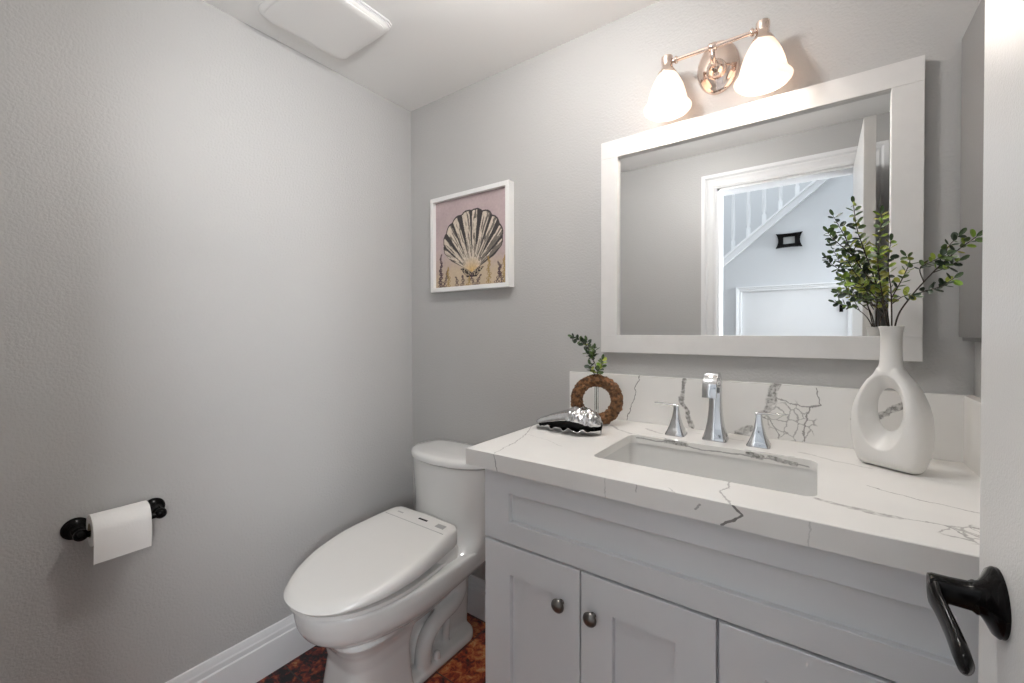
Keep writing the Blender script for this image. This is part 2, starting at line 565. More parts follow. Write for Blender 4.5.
# ------------------------------------------------------------------ hall beyond the doorway (seen in the mirror)
HX0, HX1 = -0.9, 2.9
structure(obj('floor', boxes((HX0, HX1, -3.7, -RD - WT, -0.08, -0.001)), m_wood), 'brown hall floor beyond the doorway')
sl = 0.826
zs0 = 1.75 - (1.586 - 0.896) * 0                                    # skirt line: z = 1.752 + sl*(x-0.896)
def zline(x): return 1.752 + sl * (x - 0.896)
bm = bmesh.new()
UD0, UD1, UDZ = 1.065, 1.755, 1.525                                  # low door under the stairs
xa, xb = HX0, 2.6
f_, k_ = HY, HY - 0.10
for poly in (
    [(xa, 0), (UD0, 0), (UD0, zline(UD0)), (xa, max(0.02, zline(xa)))],
    [(UD0, UDZ), (UD1, UDZ), (UD1, zline(UD1)), (UD0, zline(UD0))],
    [(UD1, 0), (HX1, 0), (HX1, zline(HX1)), (UD1, zline(UD1))],
):
    va = [bm.verts.new((x, f_, z)) for x, z in poly]
    vb = [bm.verts.new((x, k_, z)) for x, z in poly]
    bm.faces.new(va); bm.faces.new(vb[::-1])
    for i in range(4):
        j = (i + 1) % 4
        bm.faces.new((va[i], vb[i], vb[j], va[j]))
structure(obj('wall_stair', bm, m_hall), 'pale blue-white wall under the hall stairs')
structure(obj('wall_hall_far', boxes((HX0, HX1, -3.75, -3.65, 0, 4.4)), m_hall), 'pale wall behind the stair balusters')
structure(obj('wall_hall_west', boxes((HX0 - 0.1, HX0, -3.75, -RD - WT, 0, 4.4)), m_hall), 'pale wall at the end of the hall')
structure(obj('wall_hall_upper', boxes((HX0, HX1, -RD - WT - 0.01, -RD - WT + 0.08, RH + 0.1, 4.4), (HX0, -WT, -RD - WT, -RD, 0, RH + 0.1), (RW + WT, HX1, -RD - WT, -RD, 0, RH + 0.1)), m_hall),
          'pale hall wall above and beside the doorway')


def slope_board(bm, x0, x1, dz0, dz1, y0, y1):
    pts = [(x0, zline(x0) + dz0), (x1, zline(x1) + dz0), (x1, zline(x1) + dz1), (x0, zline(x0) + dz1)]
    va = [bm.verts.new((x, y0, z)) for x, z in pts]
    vb = [bm.verts.new((x, y1, z)) for x, z in pts]
    bm.faces.new(va); bm.faces.new(vb[::-1])
    for i in range(4):
        j = (i + 1) % 4
        bm.faces.new((va[i], vb[i], vb[j], va[j]))


rail = thing('stair_balustrade', (0.0, HY, 0.9), 'white stair balustrade on sloping skirt board, seen in the mirror', 'balustrade')
bm = bmesh.new(); slope_board(bm, -0.6, 2.5, -0.03, 0.030, HY - 0.11, HY + 0.022); slope_board(bm, -0.6, 2.5, 0.030, 0.048, HY - 0.12, HY + 0.034)
obj('skirt_board', bm, m_halltrim, rail, bevel=0.002)
bm = bmesh.new(); slope_board(bm, -0.6, 2.5, 0.92, 0.97, HY - 0.085, HY - 0.02)
obj('handrail', bm, m_halltrim, rail, bevel=0.008)
for i in range(24):
    bx_ = -0.47 + i * 0.1125
    z0 = zline(bx_) + 0.03
    bm = bmesh.new()
    lathe(bm, [(0.0165, 0), (0.0165, 0.10), (0.010, 0.115), (0.017, 0.14), (0.0165, 0.30), (0.009, 0.62), (0.009, 0.93)], (bx_, HY - 0.052, z0), segs=12)
    obj('baluster', bm, m_halltrim, rail, smooth=True)

und = thing('door', (UD0, HY, 0), 'low white door under the hall stairs, seen in the mirror', 'door')
und.name = 'door_2'
und['kind'] = 'structure'
obj('slab', boxes((UD0, UD1, HY - 0.04, HY - 0.008, 0.005, UDZ)), m_halltrim, und, bevel=0.002)
obj('casing', casing('c', UD0, UD1, UDZ, HY, 1, m_halltrim, '', 0.5), m_halltrim, und)
bm = bmesh.new(); box(bm, UD1 - 0.048, UD1 - 0.026, HY - 0.008, HY + 0.010, 1.345, 1.40)
tag(obj('latch', bm, m_black, und, bevel=0.002), 'small black latch')

# small black frame hanging on the stair wall
fx0, fx1, fz0, fz1 = 1.305, 1.480, 1.855, 1.966
bm = bmesh.new()
out_, in_ = [], []
N_ = 12
def spool(u):   # concave sides
    return 0.016 * math.sin(PI * u) ** 0.8 if 0 < u < 1 else 0
for side in range(4):
    for k in range(N_):
        u = k / N_
        if side == 0: p_ = (lerp(fx0, fx1, u), fz0 + 0.004 * math.sin(PI * u))
        if side == 1: p_ = (fx1 - spool(u), lerp(fz0, fz1, u))
        if side == 2: p_ = (lerp(fx1, fx0, u), fz1 - 0.004 * math.sin(PI * u))
        if side == 3: p_ = (fx0 + spool(u), lerp(fz1, fz0, u))
        out_.append(p_)
        ix0, ix1, iz0, iz1 = fx0 + 0.05, fx1 - 0.05, fz0 + 0.028, fz1 - 0.028
        in_.append(((lerp(ix0, ix1, u), iz0), (ix1, lerp(iz0, iz1, u)), (lerp(ix1, ix0, u), iz1), (ix0, lerp(iz1, iz0, u)))[side])
rings = [[(x, HY + 0.002, z) for x, z in in_], [(x, HY + 0.028, z) for x, z in in_], [(x, HY + 0.03, z) for x, z in out_], [(x, HY + 0.002, z) for x, z in out_]]
loft(bm, rings + [rings[0]], True, False, False)
bmesh.ops.remove_doubles(bm, verts=bm.verts, dist=1e-5)
sp_ = thing('wall_frame', (1.39, HY, 1.91), 'small black spool-shaped frame on the stair wall, seen in the mirror', 'picture frame')
obj('frame', bm, m_black, sp_)
obj('insert', boxes((ix0 - 0.002, ix1 + 0.002, HY + 0.001, HY + 0.008, iz0 - 0.002, iz1 + 0.002)), mat('pale_insert', (0.55, 0.55, 0.54), 0.5, var=0.03), sp_)

# ------------------------------------------------------------------ bathroom door (open)
DX, DY = 1.72, -0.75                                   # left face, free edge
door = thing('door_1', (1.7385, -RD, 0), 'white bathroom door standing open at the right edge', 'door')
tag(door, None, kind='structure')
obj('slab', boxes((DX, DX + 0.037, -RD + 0.004, DY, 0.008, 2.02)), m_door, door, bevel=0.0015)
rose = bmesh.new()
HC = Vector((DX, -0.812, 0.9645))
lathe(rose, [(0.0298, 0), (0.0302, 0.003), (0.028, 0.006), (0.0215, 0.009), (0.0155, 0.0125), (0.013, 0.017)], HC, (-1, 0, 0), 40)
obj('rose', rose, m_black, door, smooth=40)
hnd = bmesh.new()
rings = []
for t, w, h in ((0.012, 0.0128, 0.0128), (0.016, 0.0135, 0.0135), (0.019, 0.0115, 0.0115), (0.032, 0.0108, 0.0112), (0.044, 0.0100, 0.0115), (0.0470, 0.0090, 0.0105)):
    rings.append([HC + Vector((-t, w * math.copysign(abs(math.cos(2 * PI * j / 24)) ** 0.6, math.cos(2 * PI * j / 24)), h * math.copysign(abs(math.sin(2 * PI * j / 24)) ** 0.6, math.sin(2 * PI * j / 24)))) for j in range(24)])
loft(hnd, rings)
path = [(-0.0410, 0.0095, -0.002), (-0.0420, 0.003, -0.003), (-0.0430, -0.008, -0.0045), (-0.0425, -0.020, -0.0065), (-0.0410, -0.036, -0.0095), (-0.0400, -0.056, -0.0115), (-0.0400, -0.078, -0.0125), (-0.0405, -0.098, -0.0125), (-0.041, -0.104, -0.0125)]
hw = [(0.0040, 0.0115), (0.0060, 0.0145), (0.0060, 0.0142), (0.0050, 0.0115), (0.0048, 0.0112), (0.0052, 0.0105), (0.0058, 0.0100), (0.0052, 0.0084), (0.0015, 0.003)]
rings = []
for p_, (w, h) in zip(path, hw):
    rings.append([HC + Vector(p_) + Vector((w * math.cos(2 * PI * j / 20), 0, h * math.sin(2 * PI * j / 20))) for j in range(20)])
loft(hnd, rings)
tag(obj('handle', hnd, m_black, door, smooth=50), 'glossy black lever handle')

# shallow medicine cabinet on the right wall
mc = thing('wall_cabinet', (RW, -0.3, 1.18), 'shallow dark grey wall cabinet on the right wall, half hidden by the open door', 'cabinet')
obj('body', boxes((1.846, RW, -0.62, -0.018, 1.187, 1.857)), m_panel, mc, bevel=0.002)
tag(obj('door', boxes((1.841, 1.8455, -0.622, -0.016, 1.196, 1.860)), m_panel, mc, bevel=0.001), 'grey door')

# ------------------------------------------------------------------ wall mirror
MX0, MX1, MZ0, MZ1 = 0.983, 1.781, 1.139, 1.845
wm = thing('wall_mirror', (1.382, 0, MZ0), 'large rectangular mirror in a wide white wooden frame above the sink', 'mirror')
fw = 0.058
MT = -0.026
obj('glass', boxes((MX0 + 0.02, MX1 - 0.02, -0.012, -0.002, MZ0 + 0.02, MZ1 - 0.02)), m_mirror, wm)
obj('rail', boxes((MX0, MX1, MT, -0.0005, MZ1 - fw, MZ1)), m_frame, wm, bevel=0.0012)
obj('rail', boxes((MX0, MX1, MT, -0.0005, MZ0, MZ0 + fw)), m_frame, wm, bevel=0.0012)
obj('stile', boxes((MX0, MX0 + fw, MT, -0.0005, MZ0 + fw, MZ1 - fw)), m_frame, wm, bevel=0.0012)
obj('stile', boxes((MX1 - fw, MX1, MT, -0.0005, MZ0 + fw, MZ1 - fw)), m_frame, wm, bevel=0.0012)

# ------------------------------------------------------------------ countertop
ZC, ZCB = 0.9149, 0.874
CX0, YF = 0.8596, -0.5737
sx0, sx1, sy0, sy1 = 1.150, 1.584, -0.457, -0.192
V = lambda x, y: (x, y, ZC)
S = lambda x, z: (x, -0.02, z)
FY = YF
A_ = lambda x, z: (x, FY, z)
B_in = lambda x, z: (x, -0.192, z)
top_veins = [
    ([V(0.79, -0.14), V(0.86, -0.27), V(0.905, -0.36), V(0.93, -0.46), V(0.947, -0.574)], 0.0018, 0.5),
    ([V(0.905, -0.36), V(0.99, -0.39), V(1.05, -0.42)], 0.0014, 0.25),
    ([V(1.06, -0.12), V(1.10, -0.155), V(1.15, -0.19)], 0.006, 0.55),
    ([V(1.16, -0.10), V(1.22, -0.135)], 0.006, 0.45),
    ([V(1.15, -0.188), V(1.22, -0.184), V(1.30, -0.189)], 0.0025, 0.5),
    ([V(1.24, -0.188), V(1.295, -0.190)], 0.006, 0.6),
    ([V(1.44, -0.188), V(1.54, -0.190)], 0.007, 0.6),
    ([V(1.44, -0.455), V(1.450, -0.49), V(1.437, -0.525), V(1.462, -0.575)], 0.0022, 0.5),
    ([V(1.36, -0.56), V(1.375, -0.575)], 0.0014, 0.4),
    ([V(1.584, -0.46), V(1.62, -0.475), V(1.66, -0.478), V(1.69, -0.478)], 0.0085, 0.55),
    ([V(1.69, -0.475), V(1.74, -0.475), V(1.78, -0.49)], 0.0020, 0.55),
    ([V(1.74, -0.475), V(1.765, -0.505), V(1.79, -0.50), V(1.775, -0.46), V(1.82, -0.45), V(1.86, -0.50)], 0.0016, 0.6),
    ([V(1.66, -0.325), V(1.70, -0.35), V(1.76, -0.37), V(1.85, -0.40)], 0.0020, 0.65),
    ([V(1.55, -0.13), V(1.62, -0.17), V(1.68, -0.19)], 0.004, 0.3),
    ([V(1.30, -0.075), V(1.42, -0.09)], 0.003, 0.3),
]
apron_veins = [
    ([A_(0.948, ZC), A_(0.953, 0.895), A_(0.958, ZCB)], 0.0018, 0.6),
    ([A_(1.464, ZC), A_(1.482, 0.900), A_(1.468, 0.888), A_(1.450, ZCB)], 0.0024, 0.9),
    ([A_(1.415, 0.903), A_(1.408, 0.893)], 0.0024, 0.55),
    ([A_(1.235, ZC), A_(1.236, ZCB)], 0.0012, 0.30),
    ([A_(1.575, ZC), A_(1.575, ZCB)], 0.0012, 0.25),
    ([A_(1.30, ZC), A_(1.30, 0.90)], 0.0014, 0.4),
    ([B_in(1.155, 0.908), B_in(1.22, 0.905), B_in(1.25, 0.910), B_in(1.34, 0.901), B_in(1.46, 0.903), B_in(1.53, 0.902), B_in(1.58, 0.896)], 0.0022, 0.6),
    ([B_in(1.245, 0.909), B_in(1.30, 0.908)], 0.0070, 0.75),
    ([B_in(1.445, 0.907), B_in(1.475, 0.904)], 0.0080, 0.8),
    ([B_in(1.49, 0.906), B_in(1.545, 0.900)], 0.0065, 0.7),
]
m_top = quartz('quartz_top', top_veins, [((1.77, -0.49, ZC), 0.045, 0.5, 26)])
m_apron = quartz('quartz_edge', apron_veins, axes=(0.6, 0, 0.35))
splash_veins = [
    ([S(1.117, 1.062), S(1.09, 0.98), S(1.068, 0.905)], 0.0018, 0.75),
    ([S(1.252, 1.062), S(1.248, 1.04), S(1.245, 1.0), S(1.258, 0.965), S(1.272, 0.92)], 0.0085, 0.75),
    ([S(1.490, 1.064), S(1.484, 1.035), S(1.483, 1.02)], 0.015, 0.8),
    ([S(1.485, 1.02), S(1.47, 0.99), S(1.45, 0.975)], 0.009, 0.7),
    ([S(1.43, 0.935), S(1.40, 0.918)], 0.013, 0.65),
    ([S(1.58, 1.06), S(1.582, 1.04), S(1.592, 1.015), S(1.568, 1.01), S(1.552, 0.955), S(1.556, 0.92)], 0.0022, 0.75),
    ([S(1.49, 1.03), S(1.52, 1.015), S(1.568, 1.01)], 0.0018, 0.65),
    ([S(1.45, 0.975), S(1.48, 0.965), S(1.497, 0.93), S(1.50, 0.91)], 0.0018, 0.65),
    ([S(1.72, 1.01), S(1.735, 1.028), S(1.762, 1.04)], 0.009, 0.75),
    ([S(1.66, 0.985), S(1.69, 0.99), S(1.72, 1.01)], 0.010, 0.7),
]
m_splash = quartz('quartz_splash', splash_veins, [((1.525, -0.02, 0.965), 0.060, 0.55, 34)], base=(0.80, 0.785, 0.76), axes=(1, 0, 1))
ct = thing('countertop', (1.36, 0, ZCB), 'white grey-veined quartz countertop on the vanity with backsplash', 'countertop')
bm = bmesh.new()
inner = rrect(sx0, sx1, sy0, sy1, 0.022, ZC, 6)
nI = len(inner)
cxm, cym = (sx0 + sx1) / 2, (sy0 + sy1) / 2


def ring_outer(z, e=0.0):
    X0, X1, Y0, Y1 = CX0 + e, RW - 0.001, YF + e, -0.001
    nn = 7
    pts = []
    for ci, (X, Y) in enumerate(((X1, Y1), (X0, Y1), (X0, Y0), (X1, Y0))):
        grp = inner[ci * nn:(ci + 1) * nn]
        a_, b_ = grp[0], grp[-1]                      # side the group starts on / ends on
        if ci in (0, 2): A_, B_ = Vector((X, a_.y, z)), Vector((b_.x, Y, z))
        else: A_, B_ = Vector((a_.x, Y, z)), Vector((X, b_.y, z))
        C_ = Vector((X, Y, z))
        for k in range(nn):
            pts.append(A_.lerp(C_, k / 3) if k <= 3 else C_.lerp(B_, (k - 3) / 3))
    return pts


dn = lambda ring, z: [Vector((p_.x, p_.y, z)) for p_ in ring]
rings = [dn(inner, ZC - 0.022), dn(inner, ZC - 0.001), [Vector((p_.x + (p_.x - cxm) * 0.003, p_.y + (p_.y - cym) * 0.003, ZC)) for p_ in inner],
         ring_outer(ZC, 0.0012), ring_outer(ZC - 0.0012), ring_outer(ZCB), dn(ring_outer(ZCB, 0.03), ZCB), dn(ring_outer(ZC, 0.03), ZC - 0.022)]
loft(bm, rings + [rings[0]], True, False, False)
bmesh.ops.remove_doubles(bm, verts=bm.verts, dist=1e-6)
slab = obj('slab', bm, m_top, ct)
slab.data.materials.append(m_apron)
for f in slab.data.polygons:
    if abs(f.normal.z) < 0.5: f.material_index = 1
obj('backsplash', boxes((CX0, RW - 0.001, -0.02, -0.0008, ZC + 0.0003, 1.0657)), m_splash, ct, bevel=0.0008)
obj('side_splash', boxes((1.849, RW - 0.001, -0.56, -0.0205, ZC + 0.0003, 1.0657)), m_splash, ct, bevel=0.0008)

# sink
sk = thing('sink', (cxm, cym, 0.76), 'white rectangular undermount sink set in the countertop', 'sink')
bm = bmesh.new()
e = 0.006
rings = []
zt = ZC - 0.0225
for (ins, z, rr) in ((-0.012, zt, 0.03), (-0.012 , zt - 0.008, 0.03), (-0.012, 0.80, 0.03)):
    rings.append(rrect(sx0 + ins, sx1 - ins, sy0 + ins, sy1 - ins, rr, z))
outerb = [rrect(sx0 + 0.03, sx1 - 0.03, sy0 + 0.03, sy1 - 0.03, 0.03, 0.755)]
inn = []
for (ins, z, rr) in ((0.030, 0.774, 0.045), (0.012, 0.779, 0.04), (0.004, 0.795, 0.032), (-0.002, 0.86, 0.026), (-0.003, zt, 0.025)):
    inn.append(rrect(sx0 + ins, sx1 - ins, sy0 + ins, sy1 - ins, rr, z))
loft(bm, inn[:1] + inn[1:] + rings + outerb, True, True, True)
obj('basin', bm, m_porc, sk, smooth=50)
bm = bmesh.new(); lathe(bm, [(0.024, 0), (0.024, 0.002), (0.019, 0.003), (0.017, 0.001), (0.0, 0.0015)], (cxm, cym + 0.02, 0.7742), segs=28, cap1=False)
obj('drain', bm, m_chrome, sk, smooth=True)

# ------------------------------------------------------------------ vanity cabinet
vc = thing('vanity_cabinet', (1.36, -0.3, 0), 'pale grey-white shaker vanity cabinet under the countertop', 'cabinet')
YB = -0.530
VX0, VX1 = 0.899, RW - 0.002
ZT = ZCB - 0.0005
obj('body', boxes((VX0, VX0 + 0.018, YB, -0.02, 0.0, ZT), (VX1 - 0.018, VX1, YB, -0.02, 0, ZT), (VX0, VX1, -0.03, -0.018, 0.1, ZT), (VX0 + 0.018, VX1 - 0.018, YB, -0.03, 0.10, 0.118),
                  (VX0 + 0.018, VX1 - 0.018, YB, YB + 0.018, 0.118, 0.15), (VX0 + 0.018, VX1 - 0.018, YB, YB + 0.018, 0.66, 0.835), (1.425, 1.455, YB, YB + 0.018, 0.15, 0.66),
                  (VX0 + 0.018, VX0 + 0.04, YB, YB + 0.018, 0.15, 0.66), (VX1 - 0.05, VX1 - 0.018, YB, YB + 0.018, 0.15, 0.66),
                  (VX0 + 0.018, VX1 - 0.018, -0.46, -0.45, 0, 0.10)), m_cab, vc)


def shaker(x0, x1, z0, z1, rail_, stile_, y=-0.549, name='door', stile2=None):
    s2 = stile2 or stile_
    t0, t1 = y, YB - 0.0008
    bm = boxes()
    # frame ring lofted so the recess has clean returns
    o_ = [(x0, z0), (x1, z0), (x1, z1), (x0, z1)]
    i_ = [(x0 + stile_, z0 + rail_), (x1 - s2, z0 + rail_), (x1 - s2, z1 - rail_), (x0 + stile_, z1 - rail_)]
    i2 = [(x0 + stile_ + 0.001, z0 + rail_ + 0.001), (x1 - s2 - 0.001, z0 + rail_ + 0.001), (x1 - s2 - 0.001, z1 - rail_ - 0.001), (x0 + stile_ + 0.001, z1 - rail_ - 0.001)]
    c = 0.0012
    oc = [(x0 + c, z0 + c), (x1 - c, z0 + c), (x1 - c, z1 - c), (x0 + c, z1 - c)]
    rr = [[(x, t1, z) for x, z in o_], [(x, t0 + c, z) for x, z in o_], [(x, t0, z) for x, z in oc], [(x, t0, z) for x, z in i_], [(x, t0 + 0.0015, z) for x, z in i2], [(x, t0 + 0.014, z) for x, z in i2]]
    loft(bm, rr, True, True, True)
    return obj(name, bm, m_cab, vc)


shaker(0.9005, 1.862, 0.6945, 0.868, 0.051, 0.0745, name='drawer_front', stile2=0.119)
d1 = shaker(0.9005, 1.1655, 0.13, 0.6885, 0.07, 0.077, stile2=0.0665)
d2 = shaker(1.1690, 1.4375, 0.13, 0.6885, 0.07, 0.071)
d3 = shaker(1.4430, 1.862, 0.13, 0.6885, 0.07, 0.071, stile2=0.12)
for dd, kx in ((d1, 1.121), (d2, 1.198), (d3, 1.78)):
    bm = bmesh.new()
    lathe(bm, [(0.0065, 0), (0.006, 0.004), (0.0052, 0.010), (0.008, 0.013), (0.0145, 0.0155), (0.0155, 0.0175), (0.0145, 0.021), (0.010, 0.0245), (0.004, 0.0265), (0.0, 0.027)], (kx, -0.5492, 0.606), (0, -1, 0), 32, cap1=False)
    tag(obj('knob', bm, m_knob, dd, smooth=40), 'round dark pewter knob')

# ------------------------------------------------------------------ faucet
fc = thing('faucet', (1.358, -0.122, ZC), 'chrome widespread faucet with arched spout and two lever handles', 'faucet')


def sq(cx_, cy_, z, hx, hy, n_=4, rr=0.25):
    r_ = min(hx, hy) * rr
    return rrect(cx_ - hx, cx_ + hx, cy_ - hy, cy_ + hy, r_, z, 3)


bm = bmesh.new()
fx, fy = 1.358, -0.118
rings = []
for z, hx, hy in ((0.0002, 0.0300, 0.0270), (0.004, 0.0300, 0.0270), (0.012, 0.0272, 0.0245), (0.030, 0.0222, 0.0195), (0.055, 0.0180, 0.0155), (0.085, 0.0157, 0.0130), (0.115, 0.0150, 0.0115), (0.140, 0.0150, 0.0095)):
    rings.append(sq(fx, fy, ZC + z, hx, hy))
# arch forwards: centre of arc at (y=fy-0.032, z=ZC+0.140)
ac = Vector((fx, fy - 0.040, ZC + 0.140))
for k in range(1, 13):
    t = R(172 * k / 12)
    dy, dz = math.cos(t), math.sin(t)
    th = lerp(0.0095, 0.0045, k / 12)
    ring = []
    base = sq(0, 0, 0, 0.0150 + 0.0022 * math.sin(PI / 2 * k / 12), th)
    cen = ac + Vector((0, dy * 0.040, dz * 0.040))
    for p_ in base:
        ring.append(cen + Vector((p_.x, dy * p_.y, dz * p_.y)))
    rings.append(ring)
last = rings[-1]
rings.append([p_ + Vector((0, -0.001, -0.010)) for p_ in last])
rings.append([p_ + Vector((0, -0.002, -0.022)) for p_ in last])
loft(bm, rings)
obj('spout', bm, m_chrome, fc, smooth=35)
for hx_, s in ((1.256, -1), (1.461, 1)):
    bm = bmesh.new()
    rings = []
    for z, h1 in ((0.0002, 0.0262), (0.004, 0.0262), (0.012, 0.0220), (0.028, 0.0158), (0.048, 0.0103), (0.066, 0.0075), (0.078, 0.0066), (0.082, 0.0060)):
        rings.append(sq(hx_, -0.122, ZC + z, h1, h1))
    loft(bm, rings)
    hb = obj('handle', bm, m_chrome, fc, smooth=35)
    bm = bmesh.new()
    rings = []
    for u, w, zz, th in ((-0.007, 0.0062, 0.0800, 0.0030), (0.0, 0.0072, 0.0805, 0.0035), (0.012, 0.0062, 0.0810, 0.0028), (0.035, 0.0060, 0.0825, 0.0021), (0.058, 0.0060, 0.0835, 0.0018), (0.061, 0.0050, 0.0835, 0.0012)):
        rings.append([Vector((hx_ + s * u, -0.122 + w * math.copysign(abs(math.cos(2 * PI * j / 16)) ** 0.5, math.cos(2 * PI * j / 16)), ZC + zz + 0.003 + th * math.sin(2 * PI * j / 16))) for j in range(16)])
    loft(bm, rings)
    obj('lever', bm, m_chrome, hb, smooth=40)

# ------------------------------------------------------------------ toilet
TC = 0.385
tl = thing('toilet', (TC, -0.35, 0), 'white one-piece toilet in the corner between wall and vanity', 'toilet')
NP = 48


def egg(f0, f1, W, z, wr=None, pw=2.3, n_=NP, fm=None, cx_=TC, rc=0.04):
    """plan outline: rear f0 (squarish, half width wr) to rounded tip f1. f = distance from the back wall"""
    wr = wr if wr is not None else W
    fm = fm if fm is not None else f0 + (f1 - f0) * 0.50
    half = []
    m_ = n_ // 2
    for k in range(m_ + 1):
        t = k / m_
        if t < 0.72:      # front arc
            th = (t / 0.72) * PI / 2
            w = W * math.sin(th) ** (2 / pw)
            f = fm + (f1 - fm) * math.cos(th) ** (2 / pw)
        elif t < 0.9:
            u = (t - 0.72) / 0.18
            w = lerp(W, wr, u ** 1.3)
            f = lerp(fm, f0 + rc, u)
        else:
            u = (t - 0.9) / 0.1 * PI / 2
            w = wr - rc * 1.0 * (1 - math.cos(u)) if u < PI / 2 - 1e-6 else 0.0
            f = f0 + rc - rc * math.sin(u)
        half.append((w, f))
    half[-1] = (0.0, f0)
    pts = [Vector((cx_ + w, -f, z)) for w, f in half] + [Vector((cx_ - w, -f, z)) for w, f in half[1:-1][::-1]]
    return pts


# bowl with skirted rim, recessed sides, column and foot, joined as one body
bm = bmesh.new()
loft(bm, [egg(f0, f1, W, z + 0.009, wr, pw) for z, f0, f1, W, wr, pw in (
    (0.190, 0.18, 0.575, 0.070, 0.060, 2.6), (0.225, 0.17, 0.610, 0.095, 0.08, 2.6), (0.250, 0.15, 0.645, 0.118, 0.10, 2.5), (0.273, 0.12, 0.688, 0.148, 0.115, 2.4), (0.292, 0.08, 0.718, 0.170, 0.135, 2.3),
    (0.309, 0.05, 0.737, 0.182, 0.155, 2.3), (0.330, 0.035, 0.748, 0.189, 0.172, 2.25), (0.360, 0.03, 0.754, 0.193, 0.180, 2.25), (0.385, 0.03, 0.755, 0.194, 0.182, 2.25), (0.392, 0.032, 0.751, 0.191, 0.180, 2.25), (0.394, 0.04, 0.738, 0.180, 0.170, 2.25))])
# column
rings = []
for z, f0, f1, W in ((0, 0.418, 0.675, 0.108), (0.01, 0.420, 0.673, 0.107), (0.10, 0.432, 0.658, 0.103), (0.18, 0.438, 0.640, 0.104), (0.225, 0.43, 0.648, 0.112), (0.250, 0.425, 0.662, 0.122), (0.280, 0.415, 0.682, 0.142)):
    ring = []
    for p_ in egg(f0, f1, W, z, W, 3.4, fm=f0 + (f1 - f0) * 0.35, rc=0.006): ring.append(p_)
    rings.append(ring)
loft(bm, rings)
# narrow rear core
loft(bm, [rrect(TC - 0.040, TC + 0.040, -0.47, -0.07, 0.03, 0.0), rrect(TC - 0.042, TC + 0.042, -0.47, -0.06, 0.03, 0.20), rrect(TC - 0.080, TC + 0.080, -0.47, -0.05, 0.03, 0.29), rrect(TC - 0.11, TC + 0.11, -0.47, -0.045, 0.03, 0.33)])
# foot
loft(bm, [rrect(TC - 0.104, TC + 0.104, -0.47, -0.085, 0.06, 0.0), rrect(TC - 0.104, TC + 0.104, -0.47, -0.085, 0.06, 0.022), rrect(TC - 0.098, TC + 0.098, -0.47, -0.09, 0.055, 0.031), rrect(TC - 0.060, TC + 0.060, -0.47, -0.10, 0.05, 0.036)])
for s in (-1, 1):
    tube(bm, spline([(TC + s * 0.060, -0.165, 0.34), (TC + s * 0.070, -0.165, 0.265), (TC + s * 0.076, -0.172, 0.212), (TC + s * 0.080, -0.215, 0.182), (TC + s * 0.080, -0.280, 0.170), (TC + s * 0.078, -0.330, 0.142), (TC + s * 0.074, -0.352, 0.090), (TC + s * 0.070, -0.355, 0.015)], 8), 0.0290, 20)
    tube(bm, spline([(TC + s * 0.05, -0.215, 0.125), (TC + s * 0.062, -0.228, 0.100), (TC + s * 0.055, -0.228, 0.03)], 4), 0.015, 14)
bowl = obj('bowl', bm, m_porc, tl, smooth=60)
rm = bowl.modifiers.new('remesh', 'REMESH'); rm.mode = 'VOXEL'; rm.voxel_size = 0.0045; rm.use_smooth_shade = True
sm_ = bowl.modifiers.new('smooth', 'SMOOTH'); sm_.factor = 0.5; sm_.iterations = 8
# tank
TKC = 0.395


def tank_ring(z, hw_, f0, f1, bow, cx_=TKC, n_=NP):
    pts = []
    # bowed front, large corner radius; superellipse
    for j in range(n_):
        t = 2 * PI * j / n_
        c_, s_ = math.cos(t), math.sin(t)
        ex = 2 / 4.2
        x = hw_ * math.copysign(abs(c_) ** ex, c_)
        v = math.copysign(abs(s_) ** ex, s_)
        fmid = f0 + (f1 - f0) * 0.42
        if v > 0: f = fmid + (f1 - fmid) * v - bow * (abs(x) / hw_) ** 2 * v
        else: f = fmid + (fmid - f0) * v
        pts.append(Vector((cx_ + x, -f, z)))
    return pts


bm = bmesh.new()
loft(bm, [tank_ring(z, w, 0.014, f1, b_) for z, w, f1, b_ in ((0.345, 0.172, 0.34, 0.03), (0.385, 0.176, 0.33, 0.035), (0.40, 0.178, 0.300, 0.04), (0.42, 0.182, 0.262, 0.045), (0.45, 0.187, 0.240, 0.048), (0.52, 0.194, 0.236, 0.05), (0.60, 0.199, 0.240, 0.05), (0.700, 0.204, 0.246, 0.052))])
obj('tank', bm, m_porc, tl, smooth=60)
bm = bmesh.new()
loft(bm, [tank_ring(z, w, f0, f1, b_) for z, w, f0, f1, b_ in ((0.701, 0.197, 0.018, 0.236, 0.05), (0.7045, 0.197, 0.018, 0.236, 0.05), (0.705, 0.207, 0.012, 0.251, 0.052), (0.719, 0.207, 0.012, 0.251, 0.052), (0.728, 0.203, 0.016, 0.246, 0.051), (0.7335, 0.190, 0.03, 0.23, 0.048), (0.736, 0.14, 0.06, 0.18, 0.03))])
obj('tank_lid', bm, m_porc, tl, smooth=45)
for s_x in (1, -1):
    bm = bmesh.new()
    lathe(bm, [(0.0125, 0), (0.0125, 0.014), (0.0105, 0.022), (0.006, 0.026), (0, 0.027)], (TC + s_x * 0.086, -0.300, 0.0305), segs=20, cap1=False)
    obj('bolt_cap', bm, m_porc, tl, smooth=True)
# washlet seat: base unit, seat ring, lid
LCX = 0.378


